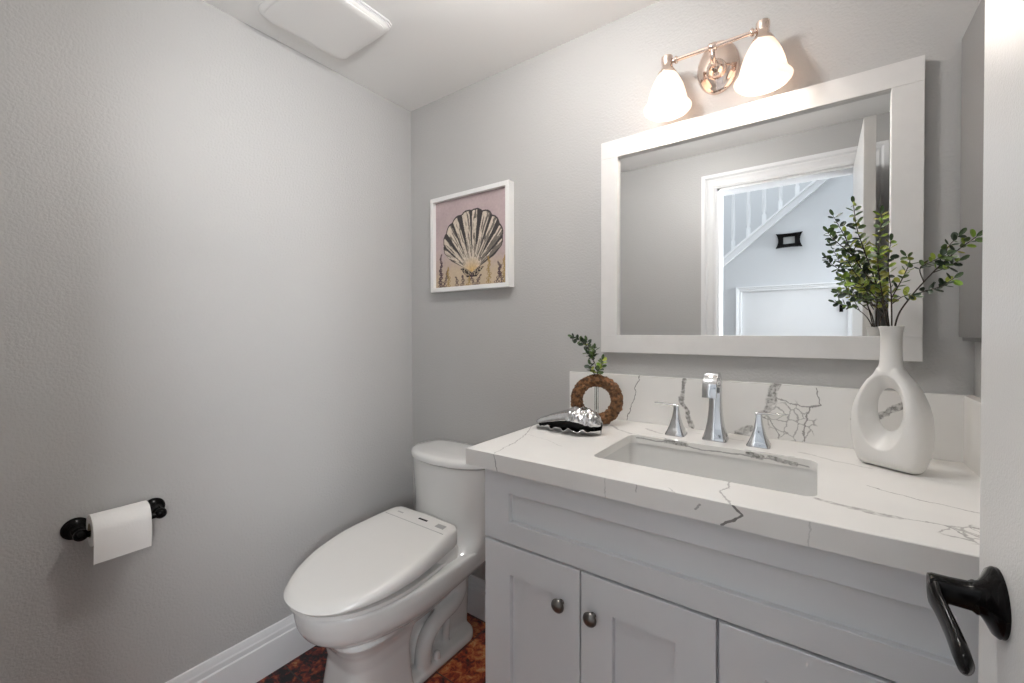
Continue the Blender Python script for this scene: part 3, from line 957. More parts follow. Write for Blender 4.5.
def lid_ring(ins, zf, f0=0.248, f1=0.774, W=0.199, wr=0.172, n_=64):
    """zf: function of f -> z"""
    base = egg(f0, f1, W, 0, wr, 2.25, n_, fm=f0 + 0.235, cx_=LCX, rc=0.045)
    cxy = Vector((LCX, -(f0 + f1) / 2))
    out = []
    for p_ in base:
        sx = (W - ins) / W
        sf = ((f1 - f0) / 2 - ins) / ((f1 - f0) / 2)
        x = LCX + (p_.x - LCX) * sx
        y = cxy.y + (p_.y - cxy.y) * sf
        out.append(Vector((x, y, zf(-y, x))))
    return out


ztop = lambda f: lerp(0.517, 0.440, max(0, min(1, (f - 0.27) / 0.49))) + 0.008 * math.sin(PI * max(0, min(1, (f - 0.27) / 0.49)))
zbot = lambda f: lerp(0.452, 0.425, max(0, min(1, (f - 0.27) / 0.49)))
bm = bmesh.new()
rg = [lid_ring(0.014, lambda f, x: zbot(f)), lid_ring(0.002, lambda f, x: zbot(f) + 0.001), lid_ring(0.0, lambda f, x: zbot(f) + 0.004)]
for ins, dz in ((0.001, 0.016), (0.006, 0.0065), (0.012, 0.003), (0.020, 0.0008), (0.04, 0), (0.09, 0), (0.15, 0)):
    rg.append(lid_ring(ins, lambda f, x, dz=dz: max(ztop(f) - dz, zbot(f) + 0.005)))
loft(bm, rg)
obj('seat_lid', bm, m_seat, tl, smooth=50)
bm = bmesh.new()
loft(bm, [lid_ring(0.016, lambda f, x: 0.4045), lid_ring(0.010, lambda f, x: 0.407), lid_ring(0.010, lambda f, x: 0.4175), lid_ring(0.02, lambda f, x: 0.4195)])
obj('seat', bm, m_seat, tl, smooth=40)
bm = bmesh.new()
# control housing at the rear, hugging the lid sides
hs = []
for z, f0, f1, w in ((0.395, 0.250, 0.40, 0.160), (0.40, 0.246, 0.40, 0.166), (0.430, 0.246, 0.36, 0.166), (0.445, 0.250, 0.33, 0.160)):
    hs.append(rrect(LCX - w, LCX + w, -f1, -f0, 0.03, z))
loft(bm, hs)
ch = obj('control_housing', bm, m_seat, tl, smooth=50)
# control strip set into the lid's rear
zz = ztop(0.29) + 0.0005


def on_lid(x0, x1, f0, f1, h, dz):
    bm = bmesh.new()
    vs = []
    for z_ in (dz, dz + h):
        for x, f in ((x0, f0), (x1, f0), (x1, f1), (x0, f1)):
            vs.append(bm.verts.new((x, -f, ztop(f) + z_)))
    for f in ((0, 3, 2, 1), (4, 5, 6, 7), (0, 1, 5, 4), (1, 2, 6, 5), (2, 3, 7, 6), (3, 0, 4, 7)):
        bm.faces.new([vs[i] for i in f])
    return bm


obj('seam', on_lid(LCX - 0.150, LCX + 0.158, 0.3325, 0.3345, 0.0012, -0.0006), m_button, tl)
tag(obj('display', on_lid(LCX + 0.0, LCX + 0.045, 0.296, 0.304, 0.0014, -0.0006), m_dark, tl), 'dark oval indicator')
tag(obj('button', on_lid(LCX + 0.095, LCX + 0.135, 0.292, 0.312, 0.0016, -0.0006), m_button, tl, bevel=0.0004), 'grey control button')
obj('emblem', on_lid(LCX - 0.115, LCX - 0.085, 0.300, 0.306, 0.0011, -0.0006), m_button, tl)

# ------------------------------------------------------------------ toilet roll holder + roll
PZ, PX = 0.693, 0.068
th_ = thing('toilet_roll_holder', (0, -1.066, PZ), 'black two-post toilet roll holder on the left wall', 'toilet roll holder')
for yy in (-1.147, -0.985):
    bm = bmesh.new()
    lathe(bm, [(0.0275, 0.0005), (0.0285, 0.003), (0.0268, 0.007), (0.021, 0.011), (0.0145, 0.016), (0.0105, 0.024), (0.0100, 0.050), (0.011, 0.055), (0.0135, 0.059), (0.0148, 0.066), (0.0135, 0.073), (0.008, 0.0785), (0, 0.080)], (0, yy, PZ + 0.002), (1, 0, 0), 32, cap1=False)
    obj('post', bm, m_black, th_, smooth=45)
bm = bmesh.new(); tube(bm, [(PX, -1.140, PZ), (PX, -0.992, PZ)], 0.0075, 20)
obj('roller', bm, m_black, th_, smooth=40)
tr_ = thing('toilet_roll', (PX, -1.066, PZ), 'white toilet roll hanging on the black holder', 'toilet roll')
bm = bmesh.new()
y0_, y1_ = -1.131, -1.015
rr_ = 0.040
cZ = PZ + 0.008
rings = []
for (rad, y) in ((0.0185, y0_), (0.0200, y0_), (rr_ - 0.001, y0_), (rr_, y0_ + 0.001), (rr_, y1_ - 0.001), (rr_ - 0.001, y1_), (0.0200, y1_), (0.0185, y1_)):
    rings.append([Vector((PX + rad * math.cos(2 * PI * j / 56), y, cZ + rad * math.sin(2 * PI * j / 56))) for j in range(56)])
loft(bm, rings + [rings[0]], True, False, False)
bmesh.ops.remove_doubles(bm, verts=bm.verts, dist=1e-6)
obj('paper', bm, m_paper, tr_, smooth=40)
bm = bmesh.new()
rings = []
for (rad, y) in ((0.0168, y0_ - 0.0003), (0.0184, y0_ - 0.0003), (0.0184, y1_ + 0.0003), (0.0168, y1_ + 0.0003)):
    rings.append([Vector((PX + rad * math.cos(2 * PI * j / 40), y, cZ + rad * math.sin(2 * PI * j / 40))) for j in range(40)])
loft(bm, rings + [rings[0]], True, False, False)
obj('core', bm, m_core, tr_, smooth=40)
bm = bmesh.new()
prof = []
for k in range(9):
    t = R(60 - 60 * k / 8)
    prof.append((PX + (rr_ + 0.0008) * math.cos(t), cZ + (rr_ + 0.0008) * math.sin(t)))
prof += [(PX + rr_ + 0.0015, cZ - 0.02), (PX + rr_ - 0.0005, cZ - 0.050), (PX + rr_ - 0.004, cZ - 0.077)]
back_ = [(x - 0.0007, z) for x, z in prof[::-1]]
loft(bm, [[(x, y0_ + 0.0005, z) for x, z in prof + back_], [(x, y1_ - 0.0005, z + 0.001) for x, z in prof + back_]])
obj('loose_sheet', bm, m_paper, tr_, smooth=50)

# ------------------------------------------------------------------ exhaust fan cover on the ceiling
ef = thing('exhaust_fan', (0.245, -0.575, RH), 'white square exhaust fan cover on the ceiling', 'exhaust fan')
fx0_, fx1_, fy0_, fy1_ = 0.088, 0.402, -0.735, -0.420
bm = bmesh.new()
loft(bm, [rrect(fx0_ + i, fx1_ - i, fy0_ + i, fy1_ - i, 0.04 - i * 0.5, z) for i, z in ((0.0, RH - 0.0005), (0.0, RH - 0.006), (0.006, RH - 0.013), (0.016, RH - 0.015))])
obj('housing', bm, m_ceil, ef, smooth=40)
bm = bmesh.new()
loft(bm, [rrect(fx0_ + i, fx1_ - i, fy0_ + i, fy1_ - i, 0.038, z) for i, z in ((0.020, RH - 0.0145), (0.020, RH - 0.016), (0.014, RH - 0.0175), (0.014, RH - 0.019), (0.018, RH - 0.0205), (0.04, RH - 0.021))])
obj('cover', bm, m_ceil, ef, smooth=40)
for k in range(2):
    bm = bmesh.new()
    xx = fx1_ - 0.002 + k * 0.0075
    tube(bm, [(xx, fy0_ + 0.03, RH - 0.008 + k * 0.003), (xx, fy1_ - 0.03, RH - 0.008 + k * 0.003), (xx - 0.010, fy1_ - 0.012, RH - 0.008 + k * 0.003)], 0.003, 10)
    obj('louvre', bm, m_trim, ef, smooth=True)

# ------------------------------------------------------------------ vanity light
SZ, SY = 2.002, -0.082
sc_ = thing('wall_light', (1.341, 0, 1.984), 'two-shade polished nickel vanity light above the mirror', 'wall light')
bm = bmesh.new()
prof = [(1.0, 0.0005), (1.0, 0.004), (0.97, 0.008), (0.90, 0.012), (0.84, 0.013), (0.78, 0.0155), (0.60, 0.021), (0.35, 0.025), (0.0, 0.026)]
rings = [[Vector((1.341 + 0.057 * k_ * math.cos(2 * PI * j / 48), -h, 1.984 + 0.077 * k_ * math.sin(2 * PI * j / 48))) for j in range(48)] for k_, h in prof[:-1]]
loft(bm, rings)
obj('backplate', bm, m_nickel, sc_, smooth=35)
bm = bmesh.new()
lathe(bm, [(0.026, 0.02), (0.027, 0.030), (0.024, 0.040), (0.016, 0.048), (0.010, 0.052), (0.009, 0.062), (0.0, 0.066)], (1.341, 0, 1.966), (0, -1, 0.05), 32, cap1=False)
tube(bm, spline([(1.341, -0.045, 1.966), (1.341, -0.068, 1.966), (1.341, -0.080, 1.977), (1.341, SY, SZ)], 6), 0.0065, 16)
lathe(bm, [(0.009, -0.010), (0.011, -0.008), (0.011, 0.008), (0.009, 0.010)], (1.341, SY, SZ), (1, 0, 0), 24)
obj('arm', bm, m_nickel, sc_, smooth=45)
bm = bmesh.new()
tube(bm, [(1.221, SY, SZ), (1.459, SY, SZ)], 0.0058, 20)
for xx in (1.243, 1.438):
    lathe(bm, [(0.0085, -0.004), (0.0105, -0.002), (0.0105, 0.002), (0.0085, 0.004)], (xx, SY, SZ), (1, 0, 0), 24)
obj('crossbar', bm, m_nickel, sc_, smooth=45)
for xx in (1.2175, 1.4625):
    bm = bmesh.new()
    lathe(bm, [(0.0145, 0.018), (0.0165, 0.0162), (0.0170, 0.0054), (0.0150, -0.0054), (0.0165, -0.0144), (0.022, -0.0234), (0.0265, -0.0297), (0.0270, -0.036), (0.0255, -0.0396), (0.0, -0.0396)], (xx, SY, SZ), (0, 0, 1), 36, cap1=False)
    skt = obj('socket', bm, m_nickel, sc_, smooth=45)
    # bell shade: outer + inner wall
    outer = [(0.02639, -0.03474), (0.0295, -0.03995), (0.03623, -0.05211), (0.04399, -0.06948), (0.05071, -0.09119), (0.05537, -0.11117), (0.05951, -0.12246), (0.06572, -0.12854), (0.06779, -0.13201), (0.06676, -0.13635), (0.0621, -0.14157), (0.05641, -0.14504)]
    inner_ = [(0.05434, -0.1433), (0.06003, -0.13722), (0.0621, -0.13201), (0.05641, -0.12506), (0.05227, -0.11117), (0.04761, -0.09119), (0.04088, -0.06948), (0.03312, -0.05211), (0.02639, -0.04169), (0.02432, -0.03995)]
    bm = bmesh.new()
    lathe(bm, outer + inner_, (xx, SY, SZ), (0, 0, 1), 48, cap0=False, cap1=False)
    obj('shade', bm, m_shade, sc_, smooth=60)
    bm = bmesh.new()
    lathe(bm, [(0.010, -0.0405), (0.012, -0.054), (0.020, -0.0702), (0.026, -0.0864), (0.0265, -0.099), (0.022, -0.1116), (0.012, -0.1197), (0.0, -0.1215)], (xx, SY, SZ), (0, 0, 1), 28, cap1=False)
    obj('bulb', bm, m_bulb, sc_, smooth=True)
    lamp('bulb_light', 'POINT', (xx, SY, SZ - 0.125), 1.45, (1.0, 0.95, 0.89), radius=0.03)

# added fill globe out of frame, brightens the whole room
GX, GY = 1.02, -0.67
dl = thing('fill_globe', (GX, GY, RH), 'added round white globe giving fill light, out of view', 'fill light')
bm = bmesh.new(); lathe(bm, [(0.055, -0.001), (0.055, -0.012), (0.045, -0.020), (0.030, -0.024), (0.030, -0.045)], (GX, GY, RH), segs=40)
obj('base', bm, m_trim, dl, smooth=40)
bm = bmesh.new(); lathe(bm, [(0.030, -0.044)] + [(0.072 * math.sin(R(t)), -0.104 + 0.066 * math.cos(R(t))) for t in range(28, 180, 8)] + [(0, -0.170)], (GX, GY, RH), segs=40, cap1=False)
obj('globe', bm, mat('fill_globe_glow', (0.9, 0.9, 0.9), 0.4, emit=(1.0, 0.985, 0.965), estr=60), dl, smooth=True)

# ------------------------------------------------------------------ framed shell painting
PX0, PX1, PZ0, PZ1 = 0.168, 0.604, 1.384, 1.800
pic = thing('framed_picture', ((PX0 + PX1) / 2, 0, PZ0), 'square white-framed painting of a scallop shell on mauve', 'picture')
ft = 0.018
obj('frame', boxes((PX0, PX1, -0.037, -0.001, PZ1 - ft, PZ1), (PX0, PX1, -0.037, -0.001, PZ0, PZ0 + ft), (PX0, PX0 + ft, -0.037, -0.001, PZ0 + ft, PZ1 - ft), (PX1 - ft, PX1, -0.037, -0.001, PZ0 + ft, PZ1 - ft)),
    mat('white_frame_lacquer', (0.80, 0.79, 0.775), 0.35, var=0.01), pic, bevel=0.0008)


def paint(u, v, rnd):
    """u right, v up in 0..1 -> linear colour of the painting"""
    n1 = noise.noise(Vector((u * 4, v * 4, 1.7))) * 0.5 + noise.noise(Vector((u * 13, v * 9, 4.2))) * 0.3
    n2 = noise.noise(Vector((u * 40, v * 40, 9.1)))
    mauve = Vector((0.47, 0.375, 0.375)); sand = Vector((0.50, 0.40, 0.29))
    t = max(0, min(1, (0.42 - v + n1 * 0.25) / 0.28))
    c = mauve.lerp(sand, t) * (1 + 0.16 * n1 + 0.07 * n2)
    ink = Vector((0.008, 0.008, 0.018))
    # shell fan
    hx_, hz_ = 0.530, 0.150
    dx, dz = (u - hx_), (v - hz_)
    rad = math.hypot(dx, dz * 0.98)
    ang = math.atan2(dx, dz)                 # 0 = up
    amax = R(63)
    an = ang / amax
    NR = 10
    if abs(an) <= 1.0 and dz > -0.02:
        rib = (an + 1) / 2 * NR
        fr = rib - math.floor(rib)
        edge = interp([(0, 0.672), (0.35, 0.65), (0.6, 0.60), (0.8, 0.525), (0.92, 0.445), (1.0, 0.33)], abs(an)) + 0.020 * math.sin(PI * fr)
        if rad < edge:
            base = Vector((0.60, 0.52, 0.43)).lerp(Vector((0.60, 0.36, 0.10)), max(0, 1 - rad / 0.17) * 0.9)
            base = base * (1 + 0.2 * n1 + 0.2 * n2)
            ridx = math.floor(rib)
            rr2 = rad / edge
            streak = noise.noise(Vector((an * 34, rad * 9, 2.0)))
            gw = 0.13 + 0.22 * rr2
            shade_ = 0.0
            if fr > 1 - gw * (1.25 if ridx % 2 else 0.6) or fr < 0.05: shade_ = 0.90 * min(1, (rr2 - 0.15) * 3) if rr2 > 0.15 else 0.15
            side_ = max(0, an) * 1.0
            if fr > 0.55 - side_ * 0.5 and rr2 > 0.30 and streak > 0.02 - side_ * 0.5: shade_ = max(shade_, 0.70)
            if streak > 0.22 and rr2 > 0.25: shade_ = max(shade_, 0.75)
            if rad > edge - 0.016: shade_ = 0.9
            if abs(an) > 0.965: shade_ = 0.9
            c = base.lerp(ink, max(0, min(1, shade_)))
    # hinge ears
    if 0.095 < v < 0.205 and abs(dx) < 0.17 and abs(dx) > max(0.0, (v - 0.145) * 1.9):
        e_ = noise.noise(Vector((u * 50, v * 60, 3)))
        if abs(dx) < 0.17 - (0.205 - v) * 0.95: c = Vector((0.45, 0.36, 0.26)).lerp(ink, 0.92 if (e_ > -0.02 or v < 0.115) else 0.2)
    # sea plants along the bottom
    for (bx0, hgt, lean, k) in ((0.06, 0.30, 0.02, 1), (0.13, 0.20, 0.05, 2), (0.20, 0.24, -0.02, 3), (0.33, 0.12, -0.03, 4), (0.39, 0.13, 0.02, 5), (0.47, 0.11, 0.04, 6), (0.56, 0.14, -0.04, 7),
                                (0.60, 0.12, 0.05, 8), (0.76, 0.31, 0.0, 9), (0.86, 0.20, 0.06, 10), (0.93, 0.24, -0.05, 11), (0.96, 0.30, 0.0, 12), (0.08, 0.40, 0.0, 13)):
        if v < hgt:
            s_ = v / hgt
            cx_ = bx0 + lean * s_ + 0.008 * math.sin(v * 50 + k)
            d_ = abs(u - cx_)
            leaf = abs(((v * 22 + k) % 1.0) - 0.5) * 2
            wl = 0.034 * (1 - s_) ** 0.4
            target = (1 - leaf) * wl
            if d_ < 0.006 or (abs(d_ - target) < 0.0065 and d_ < wl):
                col_ = Vector((0.07, 0.045, 0.06)) if k % 3 else Vector((0.30, 0.20, 0.07))
                c = c.lerp(col_, 0.85)
    return c


NG = 190
bm = bmesh.new()
lay = bm.loops.layers.float_color.new('paint')
vg = []
ix0_, ix1_, iz0_, iz1_ = PX0 + ft, PX1 - ft, PZ0 + ft, PZ1 - ft
for j in range(NG + 1):
    vg.append([bm.verts.new((lerp(ix0_, ix1_, i / NG), -0.020, lerp(iz0_, iz1_, j / NG))) for i in range(NG + 1)])
rnd = random.Random(4)
cols = [[paint(i / NG, j / NG, rnd) for i in range(NG + 1)] for j in range(NG + 1)]
for j in range(NG):
    for i in range(NG):
        f = bm.faces.new((vg[j][i], vg[j][i + 1], vg[j + 1][i + 1], vg[j + 1][i]))
        for lp, (jj, ii) in zip(f.loops, ((j, i), (j, i + 1), (j + 1, i + 1), (j + 1, i))):
            c = cols[jj][ii]
            lp[lay] = (max(0, c.x), max(0, c.y), max(0, c.z), 1)
# canvas thickness
b0 = [bm.verts.new(c) for c in ((ix0_, -0.004, iz0_), (ix1_, -0.004, iz0_), (ix1_, -0.004, iz1_), (ix0_, -0.004, iz1_))]
bm.faces.new(b0)
for edge_, (p_, q_) in (([vg[0][i] for i in range(NG + 1)], (b0[0], b0[1])), ([vg[j][NG] for j in range(NG + 1)], (b0[1], b0[2])), ([vg[NG][i] for i in range(NG, -1, -1)], (b0[2], b0[3])), ([vg[j][0] for j in range(NG, -1, -1)], (b0[3], b0[0]))):
    bm.faces.new(edge_ + [q_, p_])
mp, n, l, p = new_mat('painted_canvas')
at = n.new('ShaderNodeAttribute'); at.attribute_name = 'paint'
l.new(at.outputs['Color'], p.inputs['Base Color'])
p.inputs['Roughness'].default_value = 0.8
p.inputs['Specular IOR Level'].default_value = 0.08
obj('canvas', bm, mp, pic)

# ------------------------------------------------------------------ ring vase with greenery
VX, VY = 1.712, -0.160
vs_ = thing('ring_vase', (VX, VY, ZC), 'white ceramic vase with an oval hole through its body', 'vase')
hwT = [(0.0, 0.0489), (0.006, 0.0545), (0.03, 0.0629), (0.06, 0.0673), (0.085, 0.0679), (0.113, 0.0656), (0.140, 0.0595), (0.165, 0.0512), (0.185, 0.0412), (0.200, 0.0285), (0.215, 0.0210)]
bm = bmesh.new()
NU = 96
hc = Vector((-0.001, 0.121))             # hole centre relative (x, z)
body_top = 0.218
VR = R(-33)


def outline(t):
    """outer outline point in direction t from the hole centre, by marching"""
    d = Vector((math.cos(t), math.sin(t)))
    lo, hi = 0.0, 0.2
    for _ in range(26):
        mid = (lo + hi) / 2
        q_ = hc + d * mid
        inside = 0.0 < q_.y < body_top and abs(q_.x) < interp(hwT, q_.y)
        if inside: lo = mid
        else: hi = mid
    return hc + d * lo


rings = []
for i in range(NU):
    t = 2 * PI * i / NU
    O_ = outline(t)
    E_ = hc + Vector((0.0435 * math.cos(t), 0.0800 * math.sin(t)))
    I_ = hc + Vector((0.0235 * math.cos(t), 0.004 + 0.0460 * math.sin(t)))
    dep = 0.0370 * interp([(0, 0.95), (0.08, 1), (0.13, 0.95), (0.218, 0.52)], E_.y)
    half_ = []
    for k in range(11):                       # outer rim round to the crest of the funnel
        u = PI / 2 * k / 10
        half_.append((E_ + (O_ - E_) * math.cos(u) ** 0.75, dep * math.sin(u) ** 0.75))
    for k in range(1, 7):                     # crest down into the hole
        w_ = k / 6
        half_.append((E_ + (I_ - E_) * w_, dep * (1 - w_) ** 0.85 if w_ < 1 else 0.0))
    sec = [(q_, -y_) for q_, y_ in half_] + [(q_, y_) for q_, y_ in half_[1:-1][::-1]]
    ring = []
    for q_, y_ in sec:
        ring.append(Vector((VX + q_.x * math.cos(VR) - y_ * math.sin(VR), VY + q_.x * math.sin(VR) + y_ * math.cos(VR), ZC + max(0.0008, q_.y))))
    rings.append(ring)
loft(bm, rings + [rings[0]], True, False, False)
bmesh.ops.remove_doubles(bm, verts=bm.verts, dist=1e-6)
lathe(bm, [(0.018, 0.199), (0.0235, 0.206), (0.0215, 0.216), (0.0195, 0.226), (0.0185, 0.240), (0.0180, 0.268), (0.0185, 0.288), (0.0200, 0.299), (0.0218, 0.3055), (0.0208, 0.3068), (0.0178, 0.300), (0.0150, 0.285), (0.0145, 0.250), (0.0145, 0.222), (0.010, 0.210)], (VX, VY, ZC), segs=40)
vo_ = obj('body', bm, m_ceramic, vs_, smooth=True)
rm = vo_.modifiers.new('remesh', 'REMESH'); rm.mode = 'VOXEL'; rm.voxel_size = 0.0016; rm.use_smooth_shade = True
s__ = vo_.modifiers.new('smooth', 'SMOOTH'); s__.factor = 0.5; s__.iterations = 4


def leaf(bm, lay_, base, direction, normal, ln, wd, colr):
    d = direction.normalized()
    sd = d.cross(normal)
    if sd.length < 1e-3: sd = d.cross(Vector((0.3, 0.5, 0.8)))
    sd.normalize()
    nn = sd.cross(d).normalized()
    st = [(0.0, 0.10, 0), (0.20, 0.72, -0.10), (0.5, 1.0, -0.16), (0.82, 0.84, -0.10), (1.0, 0.25, 0.02)]
    L_, C_, R_ = [], [], []
    for t, w, dz in st:
        c = base + d * ln * t + nn * (dz * ln * 0.35)
        L_.append(bm.verts.new(c - sd * wd * w * 0.5 + nn * wd * 0.16 * w))
        C_.append(bm.verts.new(c))
        R_.append(bm.verts.new(c + sd * wd * w * 0.5 + nn * wd * 0.16 * w))
    for i in range(4):
        for A_, B_ in ((L_, C_), (C_, R_)):
            f = bm.faces.new((A_[i], A_[i + 1], B_[i + 1], B_[i]))
            for lp in f.loops: lp[lay_] = (*colr, 1)


def greenery(name, label, branches, leaf_len, seed, bright=0.5):
    root = thing(name, branches[0][0][0], label, 'plant')
    rn = random.Random(seed)
    bs, bl = bmesh.new(), bmesh.new()
    ly = bl.loops.layers.float_color.new('leafcol')
    for pts, r0, start, step, yel in branches:
        sp = spline(pts, 10)
        n_ = len(sp)
        tube(bs, sp, [lerp(r0, r0 * 0.4, i / n_) for i in range(n_)], 7)
        acc_, k = 0.0, 0
        for i in range(1, n_):
            acc_ += (sp[i] - sp[i - 1]).length
            if i / n_ < start: acc_ = 0; continue
            if acc_ >= step * 0.66:
                acc_ = 0
                k += 1
                tan = (sp[i] - sp[i - 1]).normalized()
                az = k * R(77) + rn.uniform(-0.4, 0.4)
                p1_ = tan.cross(Vector((0.2, 1, 0.1))).normalized(); p2_ = tan.cross(p1_)
                for sgn in (0, PI):
                    side = p1_ * math.cos(az + sgn) + p2_ * math.sin(az + sgn)
                    dr = (side * 0.9 + tan * rn.uniform(0.15, 0.7) + Vector((0, 0, rn.uniform(-0.1, 0.2))))
                    nr = (Vector((rn.uniform(-0.6, 0.6), rn.uniform(-1.0, 0.1), rn.uniform(0.2, 1))) - dr * 0.2)
                    g = rn.random()
                    if g < yel: cc = (0.27 + rn.uniform(-.04, .06), 0.33 + rn.uniform(-.05, .06), 0.045)
                    elif g < yel + 0.30: cc = (0.075, 0.125, 0.03)
                    else: cc = (0.020, 0.040, 0.018)
                    sz = leaf_len * rn.uniform(0.75, 1.15)
                    leaf(bl, ly, sp[i] + side * r0, dr, nr, sz, sz * 0.68, cc)
        leaf(bl, ly, sp[-1], (sp[-1] - sp[-2]), Vector((0.3, -0.8, 0.4)), leaf_len, leaf_len * 0.5, (0.05, 0.09, 0.03))
    obj('stem', bs, m_stem, root, smooth=True)
    obj('foliage', bl, m_leaf, root)
    return root


mth = Vector((VX, VY, ZC + 0.25))
def Q(x, z, y=-0.165): return Vector((x, y, 1.22 + (z - 1.22) * 0.96))
brs = [
    ([mth, Q(1.703, 1.235), Q(1.690, 1.30, -0.17), Q(1.668, 1.38, -0.18), Q(1.652, 1.44, -0.19), Q(1.645, 1.500, -0.19)], 0.0018, 0.38, 0.0088, 0.30),
    ([Q(1.690, 1.30, -0.17), Q(1.655, 1.36, -0.19), Q(1.632, 1.42, -0.2), Q(1.610, 1.475, -0.2)], 0.0013, 0.10, 0.0092, 0.15),
    ([Q(1.680, 1.34, -0.17), Q(1.640, 1.385, -0.2), Q(1.610, 1.42, -0.21), Q(1.600, 1.437, -0.21)], 0.0012, 0.2, 0.0090, 0.10),
    ([mth, Q(1.706, 1.24), Q(1.694, 1.29, -0.19), Q(1.685, 1.36, -0.21), Q(1.688, 1.42, -0.21), Q(1.690, 1.465, -0.21)], 0.0017, 0.34, 0.0088, 0.60),
    ([Q(1.695, 1.27, -0.18), Q(1.665, 1.31, -0.2), Q(1.645, 1.345, -0.21), Q(1.632, 1.375, -0.21)], 0.0012, 0.12, 0.0090, 0.45),
    ([mth, Q(1.700, 1.235, -0.18), Q(1.672, 1.275, -0.2), Q(1.640, 1.29, -0.22), Q(1.622, 1.298, -0.22)], 0.0014, 0.45, 0.0092, 0.20),
    ([Q(1.680, 1.265, -0.19), Q(1.660, 1.31, -0.21), Q(1.628, 1.325, -0.21)], 0.0011, 0.25, 0.0092, 0.30),
    ([mth, Q(1.712, 1.235), Q(1.712, 1.30, -0.15), Q(1.708, 1.36, -0.14), Q(1.712, 1.415, -0.14)], 0.0018, 0.38, 0.0092, 0.55),
    ([Q(1.711, 1.28, -0.155), Q(1.728, 1.325, -0.17), Q(1.738, 1.36, -0.18), Q(1.732, 1.372, -0.18)], 0.0012, 0.15, 0.0088, 0.60),
    ([mth, Q(1.720, 1.235, -0.165), Q(1.735, 1.275, -0.18), Q(1.765, 1.325, -0.2), Q(1.795, 1.365, -0.22), Q(1.822, 1.392, -0.235)], 0.0019, 0.62, 0.0100, 0.30),
    ([Q(1.742, 1.285, -0.185), Q(1.757, 1.293, -0.20), Q(1.778, 1.300, -0.215), Q(1.795, 1.315, -0.225)], 0.0013, 0.25, 0.0100, 0.10),
    ([Q(1.757, 1.313, -0.195), Q(1.750, 1.340, -0.205), Q(1.765, 1.352, -0.215), Q(1.784, 1.362, -0.225)], 0.0012, 0.25, 0.0092, 0.45),
    ([Q(1.790, 1.358, -0.215), Q(1.785, 1.375, -0.225), Q(1.800, 1.398, -0.23)], 0.0011, 0.35, 0.0090, 0.20),
    ([Q(1.768, 1.33, -0.2), Q(1.785, 1.338, -0.21), Q(1.803, 1.350, -0.22)], 0.0011, 0.3, 0.0092, 0.5),
    ([Q(1.712, 1.27, -0.16), Q(1.728, 1.285, -0.20), Q(1.742, 1.282, -0.215)], 0.0011, 0.3, 0.0090, 0.35),
    ([Q(1.706, 1.27, -0.16), Q(1.690, 1.30, -0.13), Q(1.675, 1.33, -0.12), Q(1.668, 1.37, -0.12)], 0.0013, 0.2, 0.0100, 0.3),
]
greenery('leafy_bouquet', 'dark green and yellow leafy twigs standing in the white ring vase', brs, 0.0160, 7)
def Q(x, z, y=-0.165): return Vector((x, y, z))

# ------------------------------------------------------------------ bark ring bud vase, sprig, silver shell
WX, WY, WZ = 1.018, -0.138, 0.9935
rv = thing('bark_ring_vase', (WX, WY, ZC), 'brown bark-covered ring with a glass bud tube on the countertop', 'vase')
bm = bmesh.new()
yaw = math.atan2(1.586 - WX, 1.3826 + WY)
ex_ = Vector((math.cos(yaw), math.sin(yaw), 0)); ey_ = Vector((math.sin(yaw), -math.cos(yaw), 0))
rings = []
NU, NV = 200, 44
for i in range(NU):
    t = 2 * PI * i / NU
    rad_dir = ex_ * math.cos(t) + Vector((0, 0, 1)) * math.sin(t)
    cen = Vector((WX, WY, WZ)) + rad_dir * 0.0615
    ring = []
    for j in range(NV):
        v_ = 2 * PI * j / NV
        dr = rad_dir * math.cos(v_) + ey_ * math.sin(v_)
        pp = cen + dr * 0.0190
        vd = noise.voronoi(pp * 115)[0]
        nn_ = (0.45 - vd[0]) * 0.0060 + noise.noise(pp * 60) * 0.0030 + noise.noise(pp * 260) * 0.0012
        q_ = cen + dr * (0.0190 + nn_)
        q_.z = max(q_.z, ZC + 0.0004)
        ring.append(q_)
    rings.append(ring)
loft(bm, rings + [rings[0]], True, False, False)
bmesh.ops.remove_doubles(bm, verts=bm.verts, dist=1e-7)
obj('bark_ring', bm, m_bark, rv, smooth=25)
bm = bmesh.new()
lathe(bm, [(0.0, 0.0), (0.0052, 0.002), (0.0065, 0.010), (0.0065, 0.15), (0.0057, 0.15), (0.0057, 0.010), (0.004, 0.004), (0, 0.003)], (WX, WY, WZ - 0.060), segs=24, cap0=False, cap1=False)
obj('glass_tube', bm, m_glass, rv, smooth=60)
sp0 = Vector((WX, WY, WZ - 0.03))
